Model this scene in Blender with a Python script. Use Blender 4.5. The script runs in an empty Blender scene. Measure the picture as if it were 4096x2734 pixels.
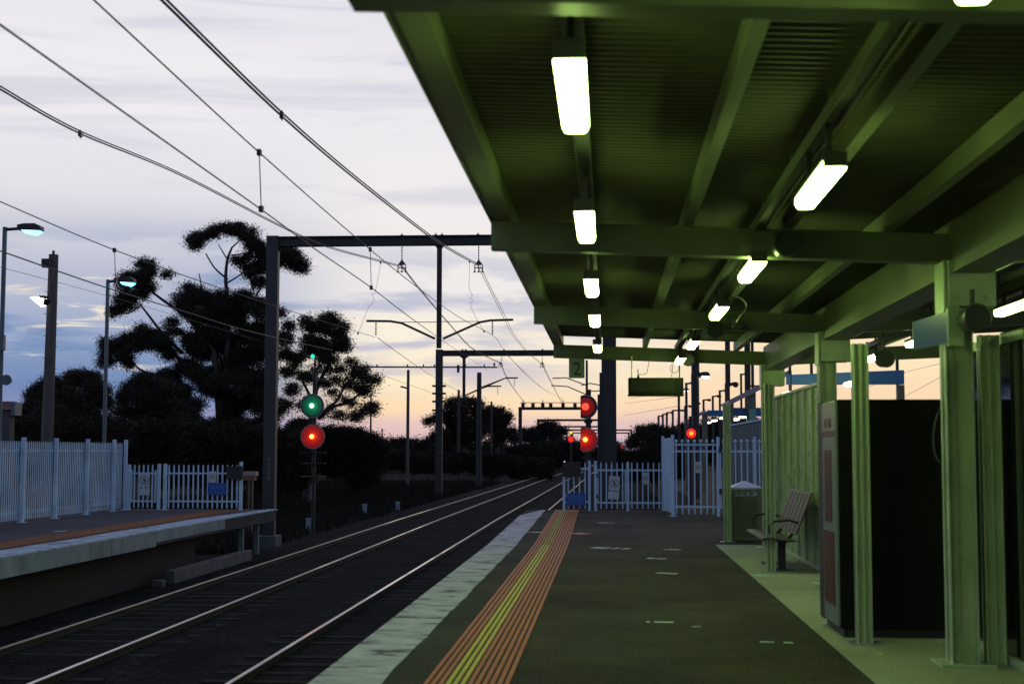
import bpy, math, random
from mathutils import Vector, Matrix
random.seed(7)
SC = bpy.context.scene
COL = SC.collection
R = math.radians

# ------------------------------------------------------------------ camera model (50 mm lens, eye 1.6 m above the platform)
F = 5688.0; CX, CY = 2048.0, 1367.0; VPX, VPY = 2432.0, 1805.0
CAMP = Vector((0, 0, 1.6))
yaw = math.atan2(VPX - CX, math.hypot(F, VPY - CY)); pitch = math.atan2(VPY - CY, F); roll = R(0.1)
FW = Vector((-math.sin(yaw)*math.cos(pitch), math.cos(yaw)*math.cos(pitch), math.sin(pitch)))
RT = Vector((math.cos(yaw), math.sin(yaw), 0)); UP = RT.cross(FW)
RT, UP = math.cos(roll)*RT + math.sin(roll)*UP, -math.sin(roll)*RT + math.cos(roll)*UP
def ray(x, y): return FW + RT*((x-CX)/F) - UP*((y-CY)/F)
def ony(x, y, Y):
    d = ray(x, y); return CAMP + d*(Y/d.y)
def onz(x, y, z):
    d = ray(x, y); return CAMP + d*((z-1.6)/d.z)
def onx(x, y, X):
    d = ray(x, y); return CAMP + d*(X/d.x)

# ------------------------------------------------------------------ materials
def lin(c):
    return tuple((v/12.92 if v <= .04045 else ((v+.055)/1.055)**2.4) for v in [k/255. for k in c])
def new_mat(name):
    m = bpy.data.materials.new(name); m.use_nodes = True
    return m, m.node_tree.nodes, m.node_tree.links, m.node_tree.nodes['Principled BSDF']
def mat(name, rgb, rough=.6, metal=0., var=.25, scale=3., bump=0., bscale=40., stretch=(1, 1, 1), spec=.5, rvar=0.):
    m, N, L, b = new_mat(name)
    b.inputs['Roughness'].default_value = rough; b.inputs['Metallic'].default_value = metal
    b.inputs['Specular IOR Level'].default_value = spec
    tc = N.new('ShaderNodeTexCoord'); mp = N.new('ShaderNodeMapping'); mp.inputs['Scale'].default_value = stretch
    L.new(tc.outputs['Object'], mp.inputs['Vector'])
    n = N.new('ShaderNodeTexNoise'); n.inputs['Scale'].default_value = scale; n.inputs['Detail'].default_value = 6; n.inputs['Roughness'].default_value = .65
    L.new(mp.outputs[0], n.inputs['Vector'])
    r = N.new('ShaderNodeValToRGB')
    lo = tuple(c*(1-var) for c in rgb); hi = tuple(min(1, c*(1+var)) for c in rgb)
    r.color_ramp.elements[0].position = .3; r.color_ramp.elements[0].color = (*lo, 1)
    r.color_ramp.elements[1].position = .7; r.color_ramp.elements[1].color = (*hi, 1)
    L.new(n.outputs['Fac'], r.inputs['Fac']); L.new(r.outputs['Color'], b.inputs['Base Color'])
    if rvar:
        mr = N.new('ShaderNodeMapRange'); mr.inputs['To Min'].default_value = max(.02, rough-rvar); mr.inputs['To Max'].default_value = min(1, rough+rvar)
        L.new(n.outputs['Fac'], mr.inputs['Value']); L.new(mr.outputs[0], b.inputs['Roughness'])
    if bump:
        n2 = N.new('ShaderNodeTexNoise'); n2.inputs['Scale'].default_value = bscale; n2.inputs['Detail'].default_value = 4
        L.new(mp.outputs[0], n2.inputs['Vector'])
        bp = N.new('ShaderNodeBump'); bp.inputs['Strength'].default_value = bump; bp.inputs['Distance'].default_value = .02
        L.new(n2.outputs['Fac'], bp.inputs['Height']); L.new(bp.outputs[0], b.inputs['Normal'])
    return m
def emit(name, rgb, strength, base=(.02, .02, .02)):
    m, N, L, b = new_mat(name)
    b.inputs['Base Color'].default_value = (*base, 1)
    b.inputs['Emission Color'].default_value = (*rgb, 1); b.inputs['Emission Strength'].default_value = strength
    b.inputs['Roughness'].default_value = .4
    return m

M = {}
M['canopy'] = mat('canopy_paint', (.106, .113, .069), .42, var=.30, scale=1.6, rvar=.14)
M['roofing'] = mat('roof_sheet_steel', (.060, .062, .039), .5, spec=.3, var=.38, scale=.9, rvar=.1)
M['housing'] = mat('lamp_housing', (.05, .05, .042), .4, var=.1)
M['tube'] = emit('lit_diffuser', (.63, 1.0, .235), 29.0, (.6, .6, .6))
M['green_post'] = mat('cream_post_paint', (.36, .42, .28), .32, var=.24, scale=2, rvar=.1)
M['panel'] = mat('shelter_panel_paint', (.26, .31, .19), .28, spec=.3, var=.12, scale=2, rvar=.06)
M['black'] = mat('black_paint', (.012, .011, .011), .5, var=.3)
M['dark_steel'] = mat('weathered_dark_steel', (.018, .017, .016), .6, var=.35, scale=2, bump=.2)
M['mast'] = mat('galvanised_mast', (.026, .026, .025), .55, var=.3, scale=1.5, bump=.15)
M['wire'] = mat('wire_copper', (.03, .025, .03), .5, var=.1)
M['insul'] = mat('insulator', (.05, .04, .04), .3, var=.2)
M['fence'] = mat('blue_white_fence_paint', (.40, .54, .66), .5, var=.12, scale=4, rvar=.1)
M['fence_left'] = mat('weathered_fence_paint', (.36, .50, .61), .6, var=.3, scale=1.2, rvar=.1)
M['galv'] = mat('galvanised_steel', (.35, .38, .42), .35, metal=.7, var=.2, scale=6, rvar=.1)
M['perf'] = mat('bin_mesh_steel', (.16, .17, .12), .45, metal=.3, var=.2, scale=6)
M['steel'] = mat('brushed_steel', (.075, .062, .038), .5, spec=.18, metal=.1, var=.1, scale=8, stretch=(1, 12, 1))
M['wood_pole'] = mat('weathered_timber', (.085, .075, .065), .85, var=.4, scale=3, stretch=(6, 6, .4), bump=.5, bscale=15)
M['bark'] = mat('gum_bark', (.045, .036, .030), .85, var=.4, scale=3)
M['sign_white'] = mat('sign_white', (.40, .46, .48), .45, var=.08)
M['sign_blue'] = mat('sign_blue', (.016, .075, .30), .4, var=.1)
M['sign_text'] = mat('sign_lettering', (.07, .20, .42), .5, var=.08)
M['sign_black'] = mat('sign_black', (.012, .012, .014), .5, var=.1)
M['sign_red'] = mat('sign_red', (.25, .04, .035), .5, var=.1)
M['number_board'] = mat('number_board_face', (.22, .26, .16), .5, var=.08)
M['blue_beam'] = mat('blue_beam_paint', (.035, .14, .27), .4, var=.12)
M['fascia'] = mat('pale_fascia_paint', (.33, .27, .26), .5, var=.12)
M['machine_front'] = mat('machine_front_panel', (.16, .18, .18), .3, var=.08)
M['machine_red'] = mat('machine_graphic_red', (.075, .022, .014), .35, var=.5, scale=5)
M['machine_dark'] = mat('machine_side_black', (.0085, .007, .0055), .8, spec=.15, var=.2)
M['teal_pole'] = mat('lamp_pole_green', (.07, .11, .12), .45, var=.2)
M['tan'] = mat('faded_roof_tile', (.22, .12, .10), .7, var=.3)
M['lamp_cyan'] = emit('cool_lamp_lens', (.15, .85, 1.0), 4.5)
M['lamp_blue'] = emit('far_lamp_lens', (.55, .8, 1.0), 5.0)
M['flood'] = emit('floodlight_lens', (.95, .88, 1.0), 6.0)
M['sig_red_core'] = emit('red_aspect_core', (1.0, .42, .03), 1.6)
M['sig_red'] = emit('red_aspect_lens', (1.0, .022, .012), .95)
M['sig_red_outer'] = emit('red_outer_lens', (1.0, .012, .008), .34)
M['sig_green_outer'] = emit('green_outer_lens', (.005, .5, .16), .07)
M['sig_red_dim'] = emit('red_aspect_bull', (1.0, .05, .03), .85)
M['sig_green_core'] = emit('green_aspect_core', (.6, 1.0, .85), 4.0)
M['sig_green'] = emit('green_aspect_lens', (.01, .75, .30), .7)
M['sig_yellow'] = emit('yellow_aspect', (1.0, .7, .02), 1.6)
M['far_white'] = emit('far_white_lamp', (1, 1, .85), 4.0)
M['far_tube'] = emit('far_canopy_tube', (.9, 1.0, .6), 4.0)
M['target'] = mat('signal_target_black', (.014, .012, .012), .38, var=.2)
M['target_rim'] = mat('signal_target_rim', (.30, .27, .27), .5, var=.1)
M['blockwork'] = mat('old_concrete', (.065, .068, .07), .85, var=.3, scale=3, bump=.4, bscale=25)
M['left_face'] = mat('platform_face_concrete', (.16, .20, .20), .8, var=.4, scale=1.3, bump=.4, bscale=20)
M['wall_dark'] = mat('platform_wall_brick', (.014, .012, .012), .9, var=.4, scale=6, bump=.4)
M['sleeper'] = mat('concrete_sleeper', (.022, .020, .017), .9, spec=.04, var=.4, scale=5, bump=.3)
M['rail_side'] = mat('rusty_rail', (.007, .0055, .005), .8, var=.4, scale=8)
M['rail_top'] = mat('polished_rail_head', (.74, .66, .61), .34, metal=1., var=.04, scale=2, rvar=.03)
_b = M['rail_top'].node_tree.nodes['Principled BSDF']; _b.inputs['Coat Weight'].default_value = .5; _b.inputs['Coat Roughness'].default_value = .05; _b.inputs['Coat IOR'].default_value = 2.2
M['tac_base'] = mat('tactile_base', (.035, .030, .025), .8, var=.3, scale=20, spec=.06)
M['tac_orange'] = mat('tactile_orange', (.41, .112, .012), .5, var=.22, scale=9, spec=.06)
M['tac_yellow'] = mat('tactile_yellow', (.52, .42, .003), .5, var=.18, scale=9, spec=.06)
M['tac_yellow_dusklit'] = mat('tactile_yellow_dusklit', (.36, .27, .02), .55, var=.3, scale=9, spec=.06)  # same yellow bars beyond the canopy lamps; change of light put into colour
M['tac_left'] = mat('worn_left_orange', (.20, .075, .032), .7, var=.35, scale=3, spec=.06)
M['mark'] = mat('worn_line_paint', (.34, .40, .36), .6, var=.5, scale=14)
M['mark_red'] = mat('red_line_paint', (.50, .15, .12), .6, var=.2, scale=9)
M['leaf'] = mat('gum_leaf', (.034, .030, .018), .7, var=.5, scale=.8, spec=.2)
M['leaf_far'] = mat('far_leaf', (.034, .030, .021), .8, var=.4, scale=.5, spec=.1)
M['hedge'] = mat('hedge_leaf', (.028, .024, .015), .8, var=.5, scale=1, spec=.1)
M['grassy'] = mat('dry_grass', (.020, .018, .012), .95, var=.5, scale=1.5, spec=.1)
M['building'] = mat('far_wall', (.06, .06, .06), .8, var=.3)

def asphalt_mat(name, rgb, patch, grain=.65):
    m, N, L, b = new_mat(name)
    tc = N.new('ShaderNodeTexCoord')
    n1 = N.new('ShaderNodeTexNoise'); n1.inputs['Scale'].default_value = .55; n1.inputs['Detail'].default_value = 9; n1.inputs['Roughness'].default_value = .68
    n2 = N.new('ShaderNodeTexNoise'); n2.inputs['Scale'].default_value = 42; n2.inputs['Detail'].default_value = 3
    v = N.new('ShaderNodeTexVoronoi'); v.inputs['Scale'].default_value = 160
    for n in (n1, n2, v): L.new(tc.outputs['Object'], n.inputs['Vector'])
    r1 = N.new('ShaderNodeValToRGB'); r1.color_ramp.elements[0].position = .35; r1.color_ramp.elements[1].position = .68
    r1.color_ramp.elements[0].color = (*[c*(1-patch) for c in rgb], 1); r1.color_ramp.elements[1].color = (*[c*(1+patch) for c in rgb], 1)
    L.new(n1.outputs['Fac'], r1.inputs['Fac'])
    mr = N.new('ShaderNodeMapRange'); mr.inputs['From Min'].default_value = .3; mr.inputs['From Max'].default_value = .7
    mr.inputs['To Min'].default_value = 1-grain; mr.inputs['To Max'].default_value = 1+grain
    L.new(n2.outputs['Fac'], mr.inputs['Value'])
    mx = N.new('ShaderNodeMix'); mx.data_type = 'RGBA'; mx.blend_type = 'MULTIPLY'; mx.inputs['Factor'].default_value = 1
    L.new(r1.outputs['Color'], mx.inputs['A']); L.new(mr.outputs[0], mx.inputs['B'])
    vg = N.new('ShaderNodeTexVoronoi'); vg.inputs['Scale'].default_value = 2.3; L.new(tc.outputs['Object'], vg.inputs['Vector'])
    sc_ = N.new('ShaderNodeSeparateColor'); L.new(vg.outputs['Color'], sc_.inputs['Color'])
    thr = N.new('ShaderNodeMath'); thr.operation = 'MULTIPLY'; L.new(sc_.outputs[1], thr.inputs[0]); thr.inputs[1].default_value = .075
    ls = N.new('ShaderNodeMath'); ls.operation = 'LESS_THAN'; L.new(vg.outputs['Distance'], ls.inputs[0]); L.new(thr.outputs[0], ls.inputs[1])
    tone = N.new('ShaderNodeMath'); tone.operation = 'GREATER_THAN'; L.new(sc_.outputs[0], tone.inputs[0]); tone.inputs[1].default_value = .55
    gc = N.new('ShaderNodeMix'); gc.data_type = 'RGBA'; L.new(tone.outputs[0], gc.inputs['Factor']); gc.inputs['A'].default_value = (*[c*.35 for c in rgb], 1); gc.inputs['B'].default_value = (*[min(1, c*2.1) for c in rgb], 1)
    fx = N.new('ShaderNodeMix'); fx.data_type = 'RGBA'; L.new(ls.outputs[0], fx.inputs['Factor']); L.new(mx.outputs['Result'], fx.inputs['A']); L.new(gc.outputs['Result'], fx.inputs['B'])
    L.new(fx.outputs['Result'], b.inputs['Base Color'])
    bp = N.new('ShaderNodeBump'); bp.inputs['Strength'].default_value = .5; bp.inputs['Distance'].default_value = .006
    L.new(v.outputs['Distance'], bp.inputs['Height']); L.new(bp.outputs[0], b.inputs['Normal'])
    b.inputs['Roughness'].default_value = .9; b.inputs['Specular IOR Level'].default_value = .12
    return m
M['asphalt'] = asphalt_mat('platform_asphalt', (.043, .039, .022), .42)
M['asphalt_left'] = asphalt_mat('left_platform_asphalt', (.055, .055, .058), .25)
M['concrete'] = asphalt_mat('shelter_concrete', (.30, .30, .22), .2, .25)

def coping_mat(name, rgb, dark):
    m, N, L, b = new_mat(name)
    tc = N.new('ShaderNodeTexCoord'); mp = N.new('ShaderNodeMapping'); mp.inputs['Scale'].default_value = (1.5, 2.4, 1); mp.inputs['Rotation'].default_value = (0, 0, R(14))
    L.new(tc.outputs['Object'], mp.inputs['Vector'])
    n = N.new('ShaderNodeTexNoise'); n.inputs['Scale'].default_value = 1.6; n.inputs['Detail'].default_value = 7; n.inputs['Roughness'].default_value = .6; n.inputs['Distortion'].default_value = .4
    L.new(mp.outputs[0], n.inputs['Vector'])
    r = N.new('ShaderNodeValToRGB'); e = r.color_ramp.elements
    e[0].position = .37; e[0].color = (*dark, 1); e[1].position = .60; e[1].color = (*rgb, 1)
    x = e.new(.45); x.color = (*[(.35*a+.65*c) for a, c in zip(dark, rgb)], 1)
    L.new(n.outputs['Fac'], r.inputs['Fac']); L.new(r.outputs['Color'], b.inputs['Base Color'])
    b.inputs['Roughness'].default_value = .8; b.inputs['Specular IOR Level'].default_value = .15
    return m
M['coping'] = coping_mat('worn_white_edge_paint', (.47, .46, .42), (.085, .085, .065))
M['coping_left'] = coping_mat('worn_left_edge_paint', (.36, .43, .47), (.10, .125, .13))

def ballast_mat(name, rgb, sc):
    m, N, L, b = new_mat(name)
    tc = N.new('ShaderNodeTexCoord')
    v = N.new('ShaderNodeTexVoronoi'); v.inputs['Scale'].default_value = sc
    n = N.new('ShaderNodeTexNoise'); n.inputs['Scale'].default_value = .8; n.inputs['Detail'].default_value = 4
    L.new(tc.outputs['Object'], v.inputs['Vector']); L.new(tc.outputs['Object'], n.inputs['Vector'])
    hs = N.new('ShaderNodeSeparateColor'); L.new(v.outputs['Color'], hs.inputs['Color'])
    mr = N.new('ShaderNodeMapRange'); mr.inputs['To Min'].default_value = .35; mr.inputs['To Max'].default_value = 1.6
    L.new(hs.outputs[0], mr.inputs['Value'])
    r = N.new('ShaderNodeValToRGB'); r.color_ramp.elements[0].color = (*[c*.7 for c in rgb], 1); r.color_ramp.elements[1].color = (*[c*1.3 for c in rgb], 1)
    r.color_ramp.elements[0].position = .35; r.color_ramp.elements[1].position = .65
    L.new(n.outputs['Fac'], r.inputs['Fac'])
    mx = N.new('ShaderNodeMix'); mx.data_type = 'RGBA'; mx.blend_type = 'MULTIPLY'; mx.inputs['Factor'].default_value = 1
    L.new(r.outputs['Color'], mx.inputs['A']); L.new(mr.outputs[0], mx.inputs['B']); L.new(mx.outputs['Result'], b.inputs['Base Color'])
    bp = N.new('ShaderNodeBump'); bp.inputs['Strength'].default_value = .9; bp.inputs['Distance'].default_value = .04; bp.invert = True
    L.new(v.outputs['Distance'], bp.inputs['Height']); L.new(bp.outputs[0], b.inputs['Normal'])
    b.inputs['Roughness'].default_value = .95; b.inputs['Specular IOR Level'].default_value = .03
    return m
M['ballast'] = ballast_mat('track_ballast', (.0125, .0118, .0125), 17)
M['ground'] = ballast_mat('dry_ground', (.010, .009, .007), 3.)

# ------------------------------------------------------------------ mesh builder
class MB:
    def __init__(s): s.v = []; s.f = []; s.mi = []; s.cur = 0
    def face(s, pts):
        b = len(s.v); s.v += [tuple(p) for p in pts]; s.f.append(tuple(range(b, b+len(pts)))); s.mi.append(s.cur)
    def box(s, x0, x1, y0, y1, z0, z1):
        return s.hexa([(x0, y0, z0), (x1, y0, z0), (x1, y1, z0), (x0, y1, z0), (x0, y0, z1), (x1, y0, z1), (x1, y1, z1), (x0, y1, z1)])
    def hexa(s, p):
        b = len(s.v); s.v += [tuple(q) for q in p]
        for f in ((0, 3, 2, 1), (4, 5, 6, 7), (0, 1, 5, 4), (1, 2, 6, 5), (2, 3, 7, 6), (3, 0, 4, 7)):
            s.f.append(tuple(b+i for i in f)); s.mi.append(s.cur)
        return s
    def bar(s, a, c, w, h, up=(0, 0, 1)):
        a, c = Vector(a), Vector(c); d = (c-a).normalized(); u = Vector(up)
        if abs(d.dot(u)) > .98: u = Vector((0, 1, 0))
        sd = d.cross(u).normalized()*(w/2); uu = sd.cross(d).normalized()*(h/2)
        return s.hexa([a-sd-uu, a+sd-uu, c+sd-uu, c-sd-uu, a-sd+uu, a+sd+uu, c+sd+uu, c-sd+uu])
    def tube(s, pts, r, n=8, r2=None, cap=True):
        pts = [Vector(p) for p in pts]; k = len(pts); rings = []
        for i, p in enumerate(pts):
            d = (pts[min(i+1, k-1)] - pts[max(i-1, 0)]).normalized()
            u = Vector((0, 0, 1)) if abs(d.z) < .9 else Vector((1, 0, 0))
            a = d.cross(u).normalized(); b2 = d.cross(a).normalized()
            rr = r if r2 is None else r + (r2-r)*i/(k-1)
            rings.append(len(s.v))
            for j in range(n):
                t = 2*math.pi*j/n; s.v.append(tuple(p + a*(rr*math.cos(t)) + b2*(rr*math.sin(t))))
        for i in range(k-1):
            for j in range(n):
                s.f.append((rings[i]+j, rings[i]+(j+1) % n, rings[i+1]+(j+1) % n, rings[i+1]+j)); s.mi.append(s.cur)
        if cap:
            s.f.append(tuple(rings[0]+j for j in range(n))); s.mi.append(s.cur)
            s.f.append(tuple(rings[-1]+j for j in reversed(range(n)))); s.mi.append(s.cur)
        return s
    def lathe(s, o, ax, prof, n=24):          # prof = [(distance along ax, radius)]
        o, ax = Vector(o), Vector(ax).normalized(); u = Vector((0, 0, 1)) if abs(ax.z) < .9 else Vector((1, 0, 0))
        a = ax.cross(u).normalized(); b2 = ax.cross(a).normalized(); rings = []
        for d, r in prof:
            rings.append(len(s.v))
            for j in range(n):
                t = 2*math.pi*j/n; s.v.append(tuple(o + ax*d + a*(r*math.cos(t)) + b2*(r*math.sin(t))))
        for i in range(len(prof)-1):
            for j in range(n):
                s.f.append((rings[i]+j, rings[i]+(j+1) % n, rings[i+1]+(j+1) % n, rings[i+1]+j)); s.mi.append(s.cur)
        s.f.append(tuple(rings[0]+j for j in range(n))); s.mi.append(s.cur)
        s.f.append(tuple(rings[-1]+j for j in range(n))); s.mi.append(s.cur)
        return s
    def prism(s, poly, y0, y1):               # polygon in XZ extruded along Y
        n = len(poly); b = len(s.v)
        s.v += [(x, y0, z) for x, z in poly] + [(x, y1, z) for x, z in poly]
        s.f.append(tuple(b+i for i in range(n))); s.mi.append(s.cur)
        s.f.append(tuple(b+n+i for i in reversed(range(n)))); s.mi.append(s.cur)
        for i in range(n):
            j = (i+1) % n; s.f.append((b+i, b+n+i, b+n+j, b+j)); s.mi.append(s.cur)
        return s
    def build(s, name, mats, parent=None, loc=None, bevel=0., smooth=False):
        if not isinstance(mats, (list, tuple)): mats = [mats]
        root = parent
        while root is not None and root.parent is not None: root = root.parent
        off = Vector(root.location) if root is not None else (Vector(loc) if loc is not None else Vector((0, 0, 0)))
        me = bpy.data.meshes.new(name)
        me.from_pydata([tuple(Vector(v)-off) for v in s.v], [], s.f)
        for m in mats: me.materials.append(m)
        me.polygons.foreach_set('material_index', s.mi)
        if smooth: me.polygons.foreach_set('use_smooth', [True]*len(me.polygons))
        me.update()
        o = bpy.data.objects.new(name, me); COL.objects.link(o)
        if root is not None: o.parent = parent
        else: o.location = off
        if bevel:
            bv = o.modifiers.new('bevel', 'BEVEL'); bv.width = bevel; bv.segments = 2; bv.limit_method = 'ANGLE'
        return o
def tag(o, label, cat, group=None, kind=None):
    o['label'] = label; o['category'] = cat
    if group: o['group'] = group
    if kind: o['kind'] = kind
    return o
def thing(name, label, cat, loc=(0, 0, 0), group=None):
    o = bpy.data.objects.new(name, None); COL.objects.link(o); o.location = loc
    o.empty_display_size = .2
    return tag(o, label, cat, group)
def struct(name, mb, mats, **k):
    o = mb.build(name, mats, **k); o['kind'] = 'structure'; return o
def dup(root, loc, label=None, rz=None):
    r = root.copy(); COL.objects.link(r); r.location = loc
    if rz is not None: r.rotation_euler = (0, 0, rz)
    if label: r['label'] = label
    for ch in list(root.children):
        c = ch.copy(); COL.objects.link(c); c.parent = r
        for g in list(ch.children):
            d = g.copy(); COL.objects.link(d); d.parent = c
    return r
def lettering(name, text, size, m, parent, pos, face='-y', xs=1., label=None):
    cu = bpy.data.curves.new(name, 'FONT'); cu.body = text; cu.size = size; cu.align_x = 'CENTER'; cu.align_y = 'CENTER'; cu.extrude = .002
    ob = bpy.data.objects.new(name, cu); COL.objects.link(ob)
    bpy.context.view_layer.update()
    me = bpy.data.meshes.new_from_object(ob.evaluated_get(bpy.context.evaluated_depsgraph_get()))
    bpy.data.objects.remove(ob)
    me.materials.clear(); me.materials.append(m)
    root = parent
    while root.parent is not None: root = root.parent
    p = Vector(pos) - Vector(root.location)
    for v in me.vertices:
        v.co = Vector((v.co.x*xs, v.co.z, v.co.y)) + p
    o = bpy.data.objects.new(name, me); COL.objects.link(o); o.parent = parent
    return o

def sag(pts, n=10):
    out = []
    for i in range(len(pts)-1):
        p0 = pts[max(i-1, 0)]; p1 = pts[i]; p2 = pts[i+1]; p3 = pts[min(i+2, len(pts)-1)]
        for k in range(n):
            u = k/n
            out.append(.5*((2*p1) + (p2-p0)*u + (2*p0-5*p1+4*p2-p3)*u*u + (3*p1-p0-3*p2+p3)*u**3))
    out.append(pts[-1]); return out

# ------------------------------------------------------------------ track geometry: straight alongside the platform, then easing right
KN = [(-60, 0), (55, 0), (85, .2), (122, .42), (174, .85), (230, 1.25), (330, 1.7), (520, 2.5), (900, 4.5)]
def curve(Y):
    for (a, p), (b, q) in zip(KN, KN[1:]):
        if Y <= b:
            return p + (q-p)*(Y-a)/(b-a)
    return KN[-1][1]
YS = [-20, 0, 10, 20, 30, 40, 50, 55, 60, 65, 70, 75, 80, 85, 92, 100, 110, 122, 135, 150, 174, 200, 230, 280, 330, 420, 520, 700, 900]

# ground
mb = MB(); mb.face([(-1500, -80, -1.32), (1500, -80, -1.32), (1500, 2500, -1.32), (-1500, 2500, -1.32)])
struct('ground', mb, M['ground'])
# ballast bed
mb = MB(); prof = [(-10.2, -1.31), (-9.2, -1.112), (-6.2, -1.107), (-5.4, -1.15), (-4.6, -1.107), (-2.2, -1.107), (-1.2, -1.31)]
for a, b in zip(YS, YS[1:]):
    for (x0, z0), (x1, z1) in zip(prof, prof[1:]):
        mb.face([(x0+curve(a), a, z0), (x1+curve(a), a, z1), (x1+curve(b), b, z1), (x0+curve(b), b, z0)])
struct('ballast_bed', mb, M['ballast'])
# rails
RAILS = [(-8.02, 'polished steel rail farthest from the numbered platform, nearest the opposite platform'),
         (-6.48, 'polished steel rail, inner rail of the track beside the opposite platform'),
         (-4.27, 'bright polished rail, outer rail of the track beside the numbered platform'),
         (-2.72, 'steel rail tucked under the white platform edge, showing only past its end')]
for x, lab in RAILS:
    t = thing('rail', lab, 'rail', (x, 0, -1.16), 'running rails of the two tracks')
    w = MB(); h = MB()
    for a, b in zip(YS, YS[1:]):
        ca, cb = x+curve(a), x+curve(b)
        w.hexa([(ca-.065, a, -1.16), (ca+.065, a, -1.16), (cb+.065, b, -1.16), (cb-.065, b, -1.16), (ca-.065, a, -1.145), (ca+.065, a, -1.145), (cb+.065, b, -1.145), (cb-.065, b, -1.145)])
        w.hexa([(ca-.01, a, -1.145), (ca+.01, a, -1.145), (cb+.01, b, -1.145), (cb-.01, b, -1.145), (ca-.01, a, -1.035), (ca+.01, a, -1.035), (cb+.01, b, -1.035), (cb-.01, b, -1.035)])
        w.hexa([(ca-.029, a, -1.035), (ca+.029, a, -1.035), (cb+.029, b, -1.035), (cb-.029, b, -1.035), (ca-.030, a, -1.010), (ca+.030, a, -1.010), (cb+.030, b, -1.010), (cb-.030, b, -1.010)])
        h.hexa([(ca-.030, a, -1.0095), (ca+.030, a, -1.0095), (cb+.030, b, -1.0095), (cb-.030, b, -1.0095), (ca-.029, a, -1.0), (ca+.029, a, -1.0), (cb+.029, b, -1.0), (cb-.029, b, -1.0)])
    w.build('rail_web', M['rail_side'], t); h.build('rail_head', M['rail_top'], t)
# sleepers (shared mesh)
mb = MB(); mb.hexa([(-1.28, -.12, -.2), (1.28, -.12, -.2), (1.28, .12, -.2), (-1.28, .12, -.2), (-1.28, -.095, .0), (1.28, -.095, .0), (1.28, .095, .0), (-1.28, .095, .0)])
s0 = None
for tx, lab in ((-7.25, 'concrete sleeper in the track beside the opposite platform'), (-3.495, 'concrete sleeper in the track beside the numbered platform')):
    for k in range(78):
        Y = 14.0 + .685*k
        if s0 is None:
            s0 = o = mb.build('sleeper', M['sleeper'])
        else:
            o = s0.copy(); COL.objects.link(o)
        o.location = (tx+curve(Y)+random.uniform(-.02, .02), Y, -1.102+random.uniform(-.014, .008)); o.rotation_euler = (random.uniform(-.03, .03), 0, random.uniform(-.012, .012))
        tag(o, lab, 'sleeper', 'sleepers of the far track' if tx < -5 else 'sleepers of the near track')

# ------------------------------------------------------------------ the near (numbered) platform
def pz(Y): return 0. if Y < 24.6 else (Y-24.6)*.0115
EX = -2.07
PY = [-12, 0, 6, 12, 18, 24.6, 27, 30, 33, 36.1]
mb = MB()
for a, b in zip(PY, PY[1:]):
    mb.hexa([(EX+.02, a, pz(a)-.35), (14, a, pz(a)-.35), (14, b, pz(b)-.35), (EX+.02, b, pz(b)-.35), (EX+.02, a, pz(a)), (14, a, pz(a)), (14, b, pz(b)), (EX+.02, b, pz(b))])
struct('platform', mb, M['asphalt'])
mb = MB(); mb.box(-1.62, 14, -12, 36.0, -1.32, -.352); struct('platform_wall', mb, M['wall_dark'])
# white coping strip with a slightly ragged inner edge
mb = MB(); n = 150
ys = [-10 + 46.12*i/n for i in range(n+1)]
def inner(y): return -1.575 + .006*math.sin(y*2.1) + random.uniform(-.008, .008) + (.0 if y < 33.4 else 0)
def outer(y): return EX if y < 33.6 else EX + (y-33.6)*.16
ins = [inner(y) for y in ys]
for i in range(n):
    a, b = ys[i], ys[i+1]
    x0, x1, x2, x3 = outer(a), ins[i], ins[i+1], outer(b)
    mb.hexa([(x0, a, pz(a)-.13), (x1, a, pz(a)-.0), (x2, b, pz(b)-.0), (x3, b, pz(b)-.13), (x0, a, pz(a)+.006), (x1, a, pz(a)+.006), (x2, b, pz(b)+.006), (x3, b, pz(b)+.006)])
struct('platform_edge', mb, M['coping'])
# tactile paving
mb = MB(); x0, x1 = -1.285, -.675
def txs(y): return 0. if y < 24.6 else -(y-24.6)*.0045
for a, b in zip(PY[1:], PY[2:]):
    mb.cur = 0
    mb.hexa([(x0+txs(a), a, pz(a)+.001), (x1+txs(a), a, pz(a)+.001), (x1+txs(b), b, pz(b)+.001), (x0+txs(b), b, pz(b)+.001), (x0+txs(a), a, pz(a)+.004), (x1+txs(a), a, pz(a)+.004), (x1+txs(b), b, pz(b)+.004), (x0+txs(b), b, pz(b)+.004)])
    nt = max(1, int(round((b-a)/.6)))
    for j in range(nt):
        ya, yb = a+(b-a)*j/nt+.006, a+(b-a)*(j+1)/nt-.006
        for k in range(12):
            c = x0 + (k+.5)*(x1-x0)/12 + random.uniform(-.0008, .0008)
            mb.cur = (2 if ya < 24.4 else 3) if k in (3, 4, 5) else 1
            p = [(c-.017+txs(ya), ya), (c+.017+txs(ya), ya), (c+.017+txs(yb), yb), (c-.017+txs(yb), yb)]; q = [(c-.012+txs(ya), ya), (c+.012+txs(ya), ya), (c+.012+txs(yb), yb), (c-.012+txs(yb), yb)]
            mb.hexa([(x, y, pz(y)+.004) for x, y in p] + [(x, y, pz(y)+.010) for x, y in q])
struct('tactile_paving', mb, [M['tac_base'], M['tac_orange'], M['tac_yellow'], M['tac_yellow_dusklit']])
# concrete strip in front of the shelter
mb = MB(); mb.box(1.85, 13.9, -11, 25.62, -.02, .0045); struct('shelter_pavement', mb, M['concrete'])
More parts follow.
